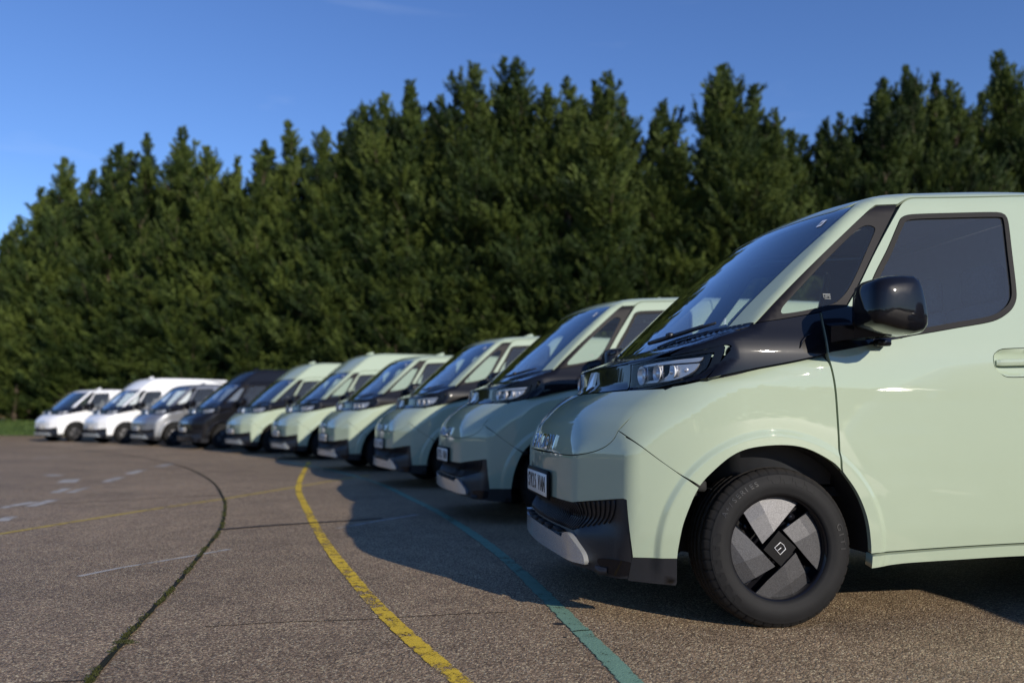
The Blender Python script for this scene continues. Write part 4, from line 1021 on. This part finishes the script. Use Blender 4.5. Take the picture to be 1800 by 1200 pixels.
moss = [(-1.38, 2.6), (-1.44, 2.82), (-1.51, 3.05), (-1.56, 3.27), (-1.62, 3.53), (-1.68, 3.84), (-1.76, 4.21), (-1.9, 4.78), (-2.07, 5.44), (-2.22, 6.07), (-2.35, 6.57), (-2.66, 7.48), (-3.0, 8.47), (-3.44, 9.54), (-4.06, 11.01), (-4.68, 12.28), (-5.44, 13.74), (-6.42, 15.4), (-7.7, 17.28), (-10.07, 20.32), (-13.45, 23.74), (-17.43, 27.32)]
ribbon('yellow_line', yellow, .100, YEL, z=.0036)
ribbon('green_line', green, .098, GRN, z=.0036)
ribbon('thin_yellow_line', thin, .075, YEL2, z=.0024)
ribbon('white_mark', [(-2.45, 4.61), (-2.36, 4.83), (-2.18, 5.12), (-1.93, 5.55)], .05, WHT, z=.0024)
ribbon('white_mark', [(-1.42, 6.57), (-1.22, 6.96), (-.87, 7.53)], .06, WHT, z=.0024)
def Gp(u, v):
    dx = (u - 900) / 1400; dy = -(v - 600) / 1400; c, s = math.cos(.09597), math.sin(.09597)
    t = -.891 / (s + dy * c); return (dx * t, (c - dy * s) * t)
# faded white dashes further off, at their places on the ground
for a, b, w in (((0, 893), (60, 882), .16), ((52, 890), (96, 878), .15), ((0, 916), (20, 908), .15), ((95, 866), (120, 858), .16), ((122, 866), (155, 856), .14), ((115, 848), (128, 842), .30), ((82, 834), (104, 836), .25), ((187, 847), (212, 838), .2), ((226, 833), (252, 825), .2), ((280, 820), (300, 815), .25), ((60, 806), (120, 802), .25)):
    ribbon('white_mark', [Gp(*a), Gp((a[0] + b[0]) / 2, (a[1] + b[1]) / 2), Gp(*b)], w, WHT, z=.0024)
ribbon('moss_joint', moss, .026, MOSSD, z=.0048, jag=.003)
ribbon('moss_joint', moss, .024, MOSS, z=.006, jag=.005)
ribbon('tar_joint', [(-2.35, 6.50), (-1.91, 6.81), (-1.48, 7.03), (-1.16, 7.23)], .05, TAR, z=.0054, jag=.002)
ribbon('crack', [Gp(*p) for p in ((160, 1195), (90, 1198), (20, 1203))], .012, CRK, z=.0012)
ribbon('crack', [Gp(*p) for p in ((360, 1101), (500, 1093), (640, 1088), (780, 1080), (900, 1075))], .010, CRK, z=.0012)
ribbon('crack', [Gp(*p) for p in ((0, 890), (160, 882), (300, 874), (390, 870))], .04, CRK, z=.0012)
ribbon('crack', [Gp(*p) for p in ((1008, 1111), (1022, 1109), (1037, 1108.5))], .010, TAR, z=.0054)
mb = MB()
for (u, v, a, b_) in ((984, 1096, .062, .022), (993, 1120, .014, .01), (1004, 1098, .012, .01)):
    x, y = Gp(u, v); k = 10
    V = [(x + a / 2 * math.cos(t) * (1 + .15 * math.sin(3 * t)), y + b_ * math.sin(t), .0012) for t in np.linspace(0, 2 * math.pi, k + 1)[:-1]]
    mb.add(V, [tuple(range(k))])
tag(link('tar_patch', mb.mesh('tar_patch', [M['liner']], smooth=False, flip=False)), kind='structure')
# clover-like moss tuft in the joint and loose grit
V = []; F = []; x0, y0 = Gp(218, 1130)
for _ in range(700):
    r = abs(RNG.normal(0, .012)); a = RNG.uniform(0, 6.28); x = x0 + r * 1.6 * math.cos(a); y = y0 + r * math.sin(a); h = RNG.uniform(.004, .014); b = len(V); w = .003
    V += [(x - w, y, .004), (x + w, y + w, .004), (x + RNG.normal() * .004, y + RNG.normal() * .004, h)]; F.append((b, b + 1, b + 2))
Pm = np.array(moss); tm = np.r_[0, np.cumsum(np.linalg.norm(np.diff(Pm, axis=0), axis=1))]
for _ in range(3500):
    s_ = RNG.uniform(0, 6.5); x = np.interp(s_, tm, Pm[:, 0]) + RNG.normal(0, .009); y = np.interp(s_, tm, Pm[:, 1]) + RNG.normal(0, .009)
    if math.sin(s_ * 9) + math.sin(s_ * 23 + 1) + RNG.normal() * .5 < .1: continue
    h = RNG.uniform(.003, .010); b = len(V); w = .0035
    V += [(x - w, y, .006), (x + w, y + w, .006), (x + RNG.normal() * .003, y, .006 + h)]; F.append((b, b + 1, b + 2))
me = bpy.data.meshes.new('moss'); me.from_pydata(V, [], F); me.materials.append(foliage_mat("moss_green", (.022, .026, .008), (.040, .046, .010), (.09, .10, .02)))
tag(link('moss', me), 'tufts of moss growing in the curved joint of the asphalt', 'moss', kind='stuff')
# loose chippings near the camera
V = []; F = []; 
for _ in range(5200):
    y = 2.5 + RNG.uniform(0, 1) ** 1.6 * 5.5; x = RNG.uniform(-.66, .70) * y; r = RNG.uniform(.0018, .0045); b = len(V); a = RNG.uniform(0, 6.28)
    V += [(x + r * math.cos(a + k * 1.57), y + r * math.sin(a + k * 1.57), .0005) for k in range(4)] + [(x + r * .2, y, r * .9)]
    F += [(b, b + 1, b + 4), (b + 1, b + 2, b + 4), (b + 2, b + 3, b + 4), (b + 3, b, b + 4)]
me = bpy.data.meshes.new('chippings'); me.from_pydata(V, [], F); me.materials.append(principled("stone_chip", (.26, .21, .16), .6, noise=.5, nscale=40))
tag(link('stone_chippings', me), 'pale stone chippings scattered over the asphalt surface', 'chippings', kind='stuff')

# ------------------------------------------------------------------ trees: tapered trunk with limbs, crown of leaf sprays
def tree_meshes(seed, H=16.0, RM=2.9, nb=230, dens=27):
    g = np.random.default_rng(seed)
    Vs = []; tone = []; TV = MB()
    bend = g.normal(0, .22, 2)
    def axis(h): t = h / H; return np.array((bend[0] * t * t + .06 * math.sin(h * .9 + seed), bend[1] * t * t + .04 * math.sin(h * 1.3), h))
    TV.tube([tuple(axis(h)) for h in np.linspace(0, H * .965, 12)], [max(.012, .24 * (1 - h) ** .8) for h in np.linspace(0, 1, 12)], 7)
    lob = g.uniform(0, 6.28, 3)
    for b in range(nb):
        u = (b + g.uniform(0, 1)) / nb; h = H * (.01 + .975 * u ** .86); t = h / H
        az = g.uniform(0, 2 * math.pi)
        L = (RM * (1 - math.exp(-(1 - t) * H / 5.2)) + .08) * g.uniform(.55, 1.15) * (1 + .22 * math.sin(az * 2 + lob[0] + h * .5) + .12 * math.sin(az * 3 + lob[1] - h))
        if t > .72: L *= g.uniform(.5, 1.45)
        elif g.uniform() < .12: L *= 1.4
        el = R(g.uniform(2, 30) + 34 * t); o = axis(h)
        d = np.array((math.cos(az) * math.cos(el), math.sin(az) * math.cos(el), math.sin(el)))
        npt = 7; pts = []; p = o.copy(); up = g.uniform(.03, .20)
        for k in range(npt):
            pts.append(p.copy()); d = d + np.array((0, 0, up)) + g.normal(0, .05, 3); d /= np.linalg.norm(d); p = p + d * L / (npt - 1)
        if L > 1.0 and b % 2 == 0: TV.tube([tuple(q) for q in pts], [.035 * (1 - k / npt) + .006 for k in range(npt)], 4, cap=False)
        PT = np.array(pts); tb = g.uniform(0, 1)
        dr0 = PT[-1] - PT[0]; dr0 /= np.linalg.norm(dr0); sdv = np.cross(dr0, (0, 0, 1)); sdv /= max(.05, np.linalg.norm(sdv))
        plumes = [(PT, L, 1.0)]
        for k in range(int(3 + 5 * L)):        # side plumes, shorter towards the tip, sweeping forward and up
            S0 = g.uniform(.15, .95); i0 = min(int(S0 * (npt - 1)), npt - 2); o2 = PT[i0] + (PT[i0 + 1] - PT[i0]) * (S0 * (npt - 1) - i0)
            l2 = L * g.uniform(.34, .58) * (1.15 - .75 * S0) + .14 * (1 - t); d2 = dr0 * .85 + sdv * (1 if k % 2 else -1) * g.uniform(.5, 1.0) + np.array((0, 0, g.uniform(-.50, .22))); d2 /= np.linalg.norm(d2)
            q2 = [o2]
            for _ in range(3): d2 = d2 + np.array((0, 0, .20)) + g.normal(0, .06, 3); d2 /= np.linalg.norm(d2); q2.append(q2[-1] + d2 * l2 / 3)
            plumes.append((np.array(q2), l2, .8))
        for PQ, l_, th_ in plumes:
            m_ = len(PQ); ns = int(dens * l_) + 5
            S = g.uniform(.08 if th_ < 1 else .30, 1.0, ns); S[-2:] = 1.0
            idx = S * (m_ - 1); i0 = np.minimum(idx.astype(int), m_ - 2); fr = (idx - i0)[:, None]
            base = PQ[i0] * (1 - fr) + PQ[i0 + 1] * fr; dirs = PQ[i0 + 1] - PQ[i0]; dirs /= np.linalg.norm(dirs, axis=1)[:, None]
            dd = dirs + g.normal(0, .27, (ns, 3)); dd /= np.linalg.norm(dd, axis=1)[:, None]
            base = base + g.normal(0, .022 + .014 * l_, (ns, 3)) * (1.1 - .8 * S)[:, None]
            sl = g.uniform(.14, .36, ns) * (1.25 - .6 * S) * (1.0 if t < .9 else .75); wd = g.uniform(.016, .032, ns)
            w = np.cross(dd, g.normal(0, 1, (ns, 3)) + np.array((0, 0, .8))); w /= np.linalg.norm(w, axis=1)[:, None]
            n3 = np.cross(dd, w); q = dd * sl[:, None]; w = w * wd[:, None]; dr = n3 * (sl * .10)[:, None]
            Vs.append(np.stack([base, base + q * .40 + w + dr, base + q, base + q * .52 - w + dr], 1).reshape(-1, 3))
            tone.append(np.repeat(tb * .7 + .12 * g.uniform(0, 1, ns) + .18 * S, 4))  # random per plume, plus paler tips as if lit
    V = np.concatenate(Vs); n = len(V); F = np.arange(n).reshape(-1, 4)
    me = bpy.data.meshes.new('crown'); me.from_pydata(V.tolist(), [], F.tolist()); me.materials.append(M['cypress'])
    at = me.attributes.new("tone", 'FLOAT', 'POINT'); at.data.foreach_set("value", np.concatenate(tone))
    tm_ = TV.mesh('trunk', [M['bark']], flip=False)
    return me, tm_
TM = [tree_meshes(11 + i, RM=r, nb=n) for i, (r, n) in enumerate(((2.5, 260), (2.2, 250), (2.8, 270), (2.0, 240), (2.4, 250), (2.7, 260), (2.2, 250)))]
tops = [(-190, 470), (-140, 440), (-85, 450), (-40, 432), (4, 418), (38, 385), (70, 338), (120, 287), (158, 305), (197, 257), (256, 247), (316, 238), (372, 266), (415, 285), (462, 262), (515, 226), (556, 243), (592, 243), (628, 197), (668, 175), (727, 152), (766, 182), (800, 185), (838, 140), (880, 113), (913, 126), (957, 158), (1003, 150), (1056, 144), (1092, 188), (1157, 183), (1196, 225), (1235, 232), (1278, 122), (1322, 165), (1352, 205), (1392, 235), (1445, 217), (1482, 210), (1541, 150), (1600, 127), (1638, 143), (1680, 156), (1722, 172), (1780, 95), (1832, 135), (1885, 118), (1940, 150), (2000, 130), (2070, 150), (2150, 140), (2240, 150)]
def tdepth(u): return float(np.interp(u, [-300, 0, 300, 700, 1000, 1400, 1900, 2300], [60, 52, 48, 43, 40, 38, 38, 37]))
def side_word(i, n): return ''
def plant(u, v, dep, k, label, group, squat=1.0):
    dx = (u - 900) / 1400; dy = -(v - 600) / 1400; c, s = math.cos(.09597), math.sin(.09597)
    t = dep / (c - dy * s); x = dx * t; ztop = .891 + (s + dy * c) * t
    z0 = bz(x, dep) if dep > bank_edge(x) else 0.0
    cr, tr = TM[k % len(TM)]
    e = bpy.data.objects.new('cypress_tree', None); COL.objects.link(e); e.location = (x, dep, z0 - .1)
    sc = (ztop - z0 + .1) / 15.6; w = sc * squat
    e.scale = (w, w, sc); e.rotation_euler = (0, 0, random.uniform(0, 6.28))
    tag(e, label, 'tree', group); link('crown', cr, e); link('trunk', tr, e); return e
FR = 'dark green conifers in the tree line behind the vans'
TL = {4: "low conifer at the far left edge, sky to its left", 38: "short leaning conifer, second from the left edge of the tree line", 70: "conifer above the far left white van, stepping down towards the lawn",
 120: "ragged topped conifer, first tall point from the left of the tree line", 158: "low conifer top in the dip right of the first tall point", 197: "forked conifer top left of a pair of spires, above the silver van's nose",
 256: "left one of two neighbouring tall spires above the white vans", 316: "right one of the two tall spires above the white vans, thick bushy tip", 372: "blunt conifer top just right of the two tall spires, above the black van",
 415: "low conifer in the notch above the black van", 462: "small conifer top right of the notch above the black van", 515: "rounded conifer top above the high roofed green vans, left of centre",
 556: "conifer top directly right of the rounded top, slightly lower", 592: "low conifer left of a thin spire, above the fifth green van", 628: "thin spire standing alone above the middle green vans",
 668: "conifer with a small pointed tip between the thin spire and a tall broad one", 727: "tall broad conifer left of centre with drooping side tips", 766: "conifer shoulder right of the tall broad one",
 800: "dip between two tall groups of conifers near the picture's middle", 838: "left shoulder of the highest central conifer group", 880: "highest conifer of the central group, bushy tip", 913: "slim pointed conifer right beside the highest central one",
 957: "conifer with upswept feathery branches on the right of the central group", 1003: "narrow conifer spire above the second green van's windscreen", 1056: "fork tipped conifer right of the narrow spire",
 1092: "rounded conifer sloping down right of the fork tipped one", 1157: "slim conifer alone in the low stretch above the nearest van's cowl", 1196: "low conifer with an arching branch before the tall lone spire",
 1235: "lowest conifer in the gap left of the tall lone spire", 1278: "tall lone spire above the nearest van's windscreen", 1322: "upswept feathery side top right of the tall lone spire",
 1352: "falling right shoulder of the lone spire's clump", 1392: "lowest conifer above the front of the nearest van's roof", 1445: "small pointed conifer above the nearest van's quarter window",
 1482: "small slim conifer beside the pointed one above the roof edge", 1541: "conifer with a long side branch reaching left above the door", 1600: "tall ragged conifer above the door window with stubby tip",
 1638: "slim spire right of the tall ragged conifer", 1680: "small thin spire between the slim spire and the tallest right tree", 1722: "loose topped conifer left of the tallest tree on the right", 1780: "tallest spire at the right edge, open branches showing its trunk"}
for i, (u, v) in enumerate(tops):
    if u in TL: lab = TL[u]
    elif u < 0: lab = "conifer continuing the tree line beyond the left edge of the view"
    else: lab = "conifer continuing the tree line beyond the right edge of the view"
    sq = (.95 if u < 1400 else .78) + .12 * math.sin(i * 2.3)
    plant(u, v, tdepth(u) + random.uniform(-.5, .5), i, lab, FR, sq)
# filler in front-low and behind, so the mass closes as in the photograph
u = -260; i = 0
while u < 2250:
    vt = float(np.interp(u, [t[0] for t in tops], [t[1] for t in tops]))
    plant(u + random.uniform(-10, 10), vt + random.uniform(14, 60), tdepth(u) + random.uniform(1.8, 3.0), i * 5 + 2, "conifer of the second row, its crown filling gaps behind the front trees", 'second row of conifers filling the gaps', 1.15)
    if i % 2 == 0 or u < 320:
        plant(u + random.uniform(-20, 20), vt + (735 - vt) * random.uniform(.42, .6), tdepth(u) - random.uniform(1.2, 1.9), i * 3 + 1, "low young conifer at the foot of the tree line", 'low conifers at the foot of the tree line', 1.5)
    u += 44; i += 1
# ------------------------------------------------------------------ distant low woodland all round (seen in the reflections)
V = []; F = []; tone = []; n = 260
for ring, (rad, hh) in enumerate(((150, 9), (158, 12))):
    for i in range(n):
        a = 2 * math.pi * i / n; 
        for k in range(34):
            r = rad + RNG.normal() * 2.5; aa = a + RNG.uniform(-.5, .5) * 2 * math.pi / n * 1.6
            h = (hh + 3 * math.sin(a * 5 + ring) + 2 * math.sin(a * 17)) * RNG.uniform(0, 1) ** .6; s_ = RNG.uniform(.9, 2.0); b = len(V)
            c = np.array((r * math.cos(aa), r * math.sin(aa), max(.5, h))); t1 = RNG.normal(0, 1, 3); t1 /= np.linalg.norm(t1); t2 = np.cross(t1, RNG.normal(0, 1, 3)); t2 /= np.linalg.norm(t2)
            V += [tuple(c + t1 * s_), tuple(c + t2 * s_), tuple(c - t1 * s_), tuple(c - t2 * s_)]; F.append((b, b + 1, b + 2, b + 3)); tone += [RNG.uniform()] * 4
me = bpy.data.meshes.new('far_woodland'); me.from_pydata(V, [], F); me.materials.append(foliage_mat("autumn_wood", (.05, .04, .02), (.09, .07, .03), (.12, .075, .03)))
at = me.attributes.new("tone", 'FLOAT', 'POINT'); at.data.foreach_set("value", tone)
tag(link('far_woodland', me), 'distant autumn woodland around the car park', 'woodland', kind='stuff')
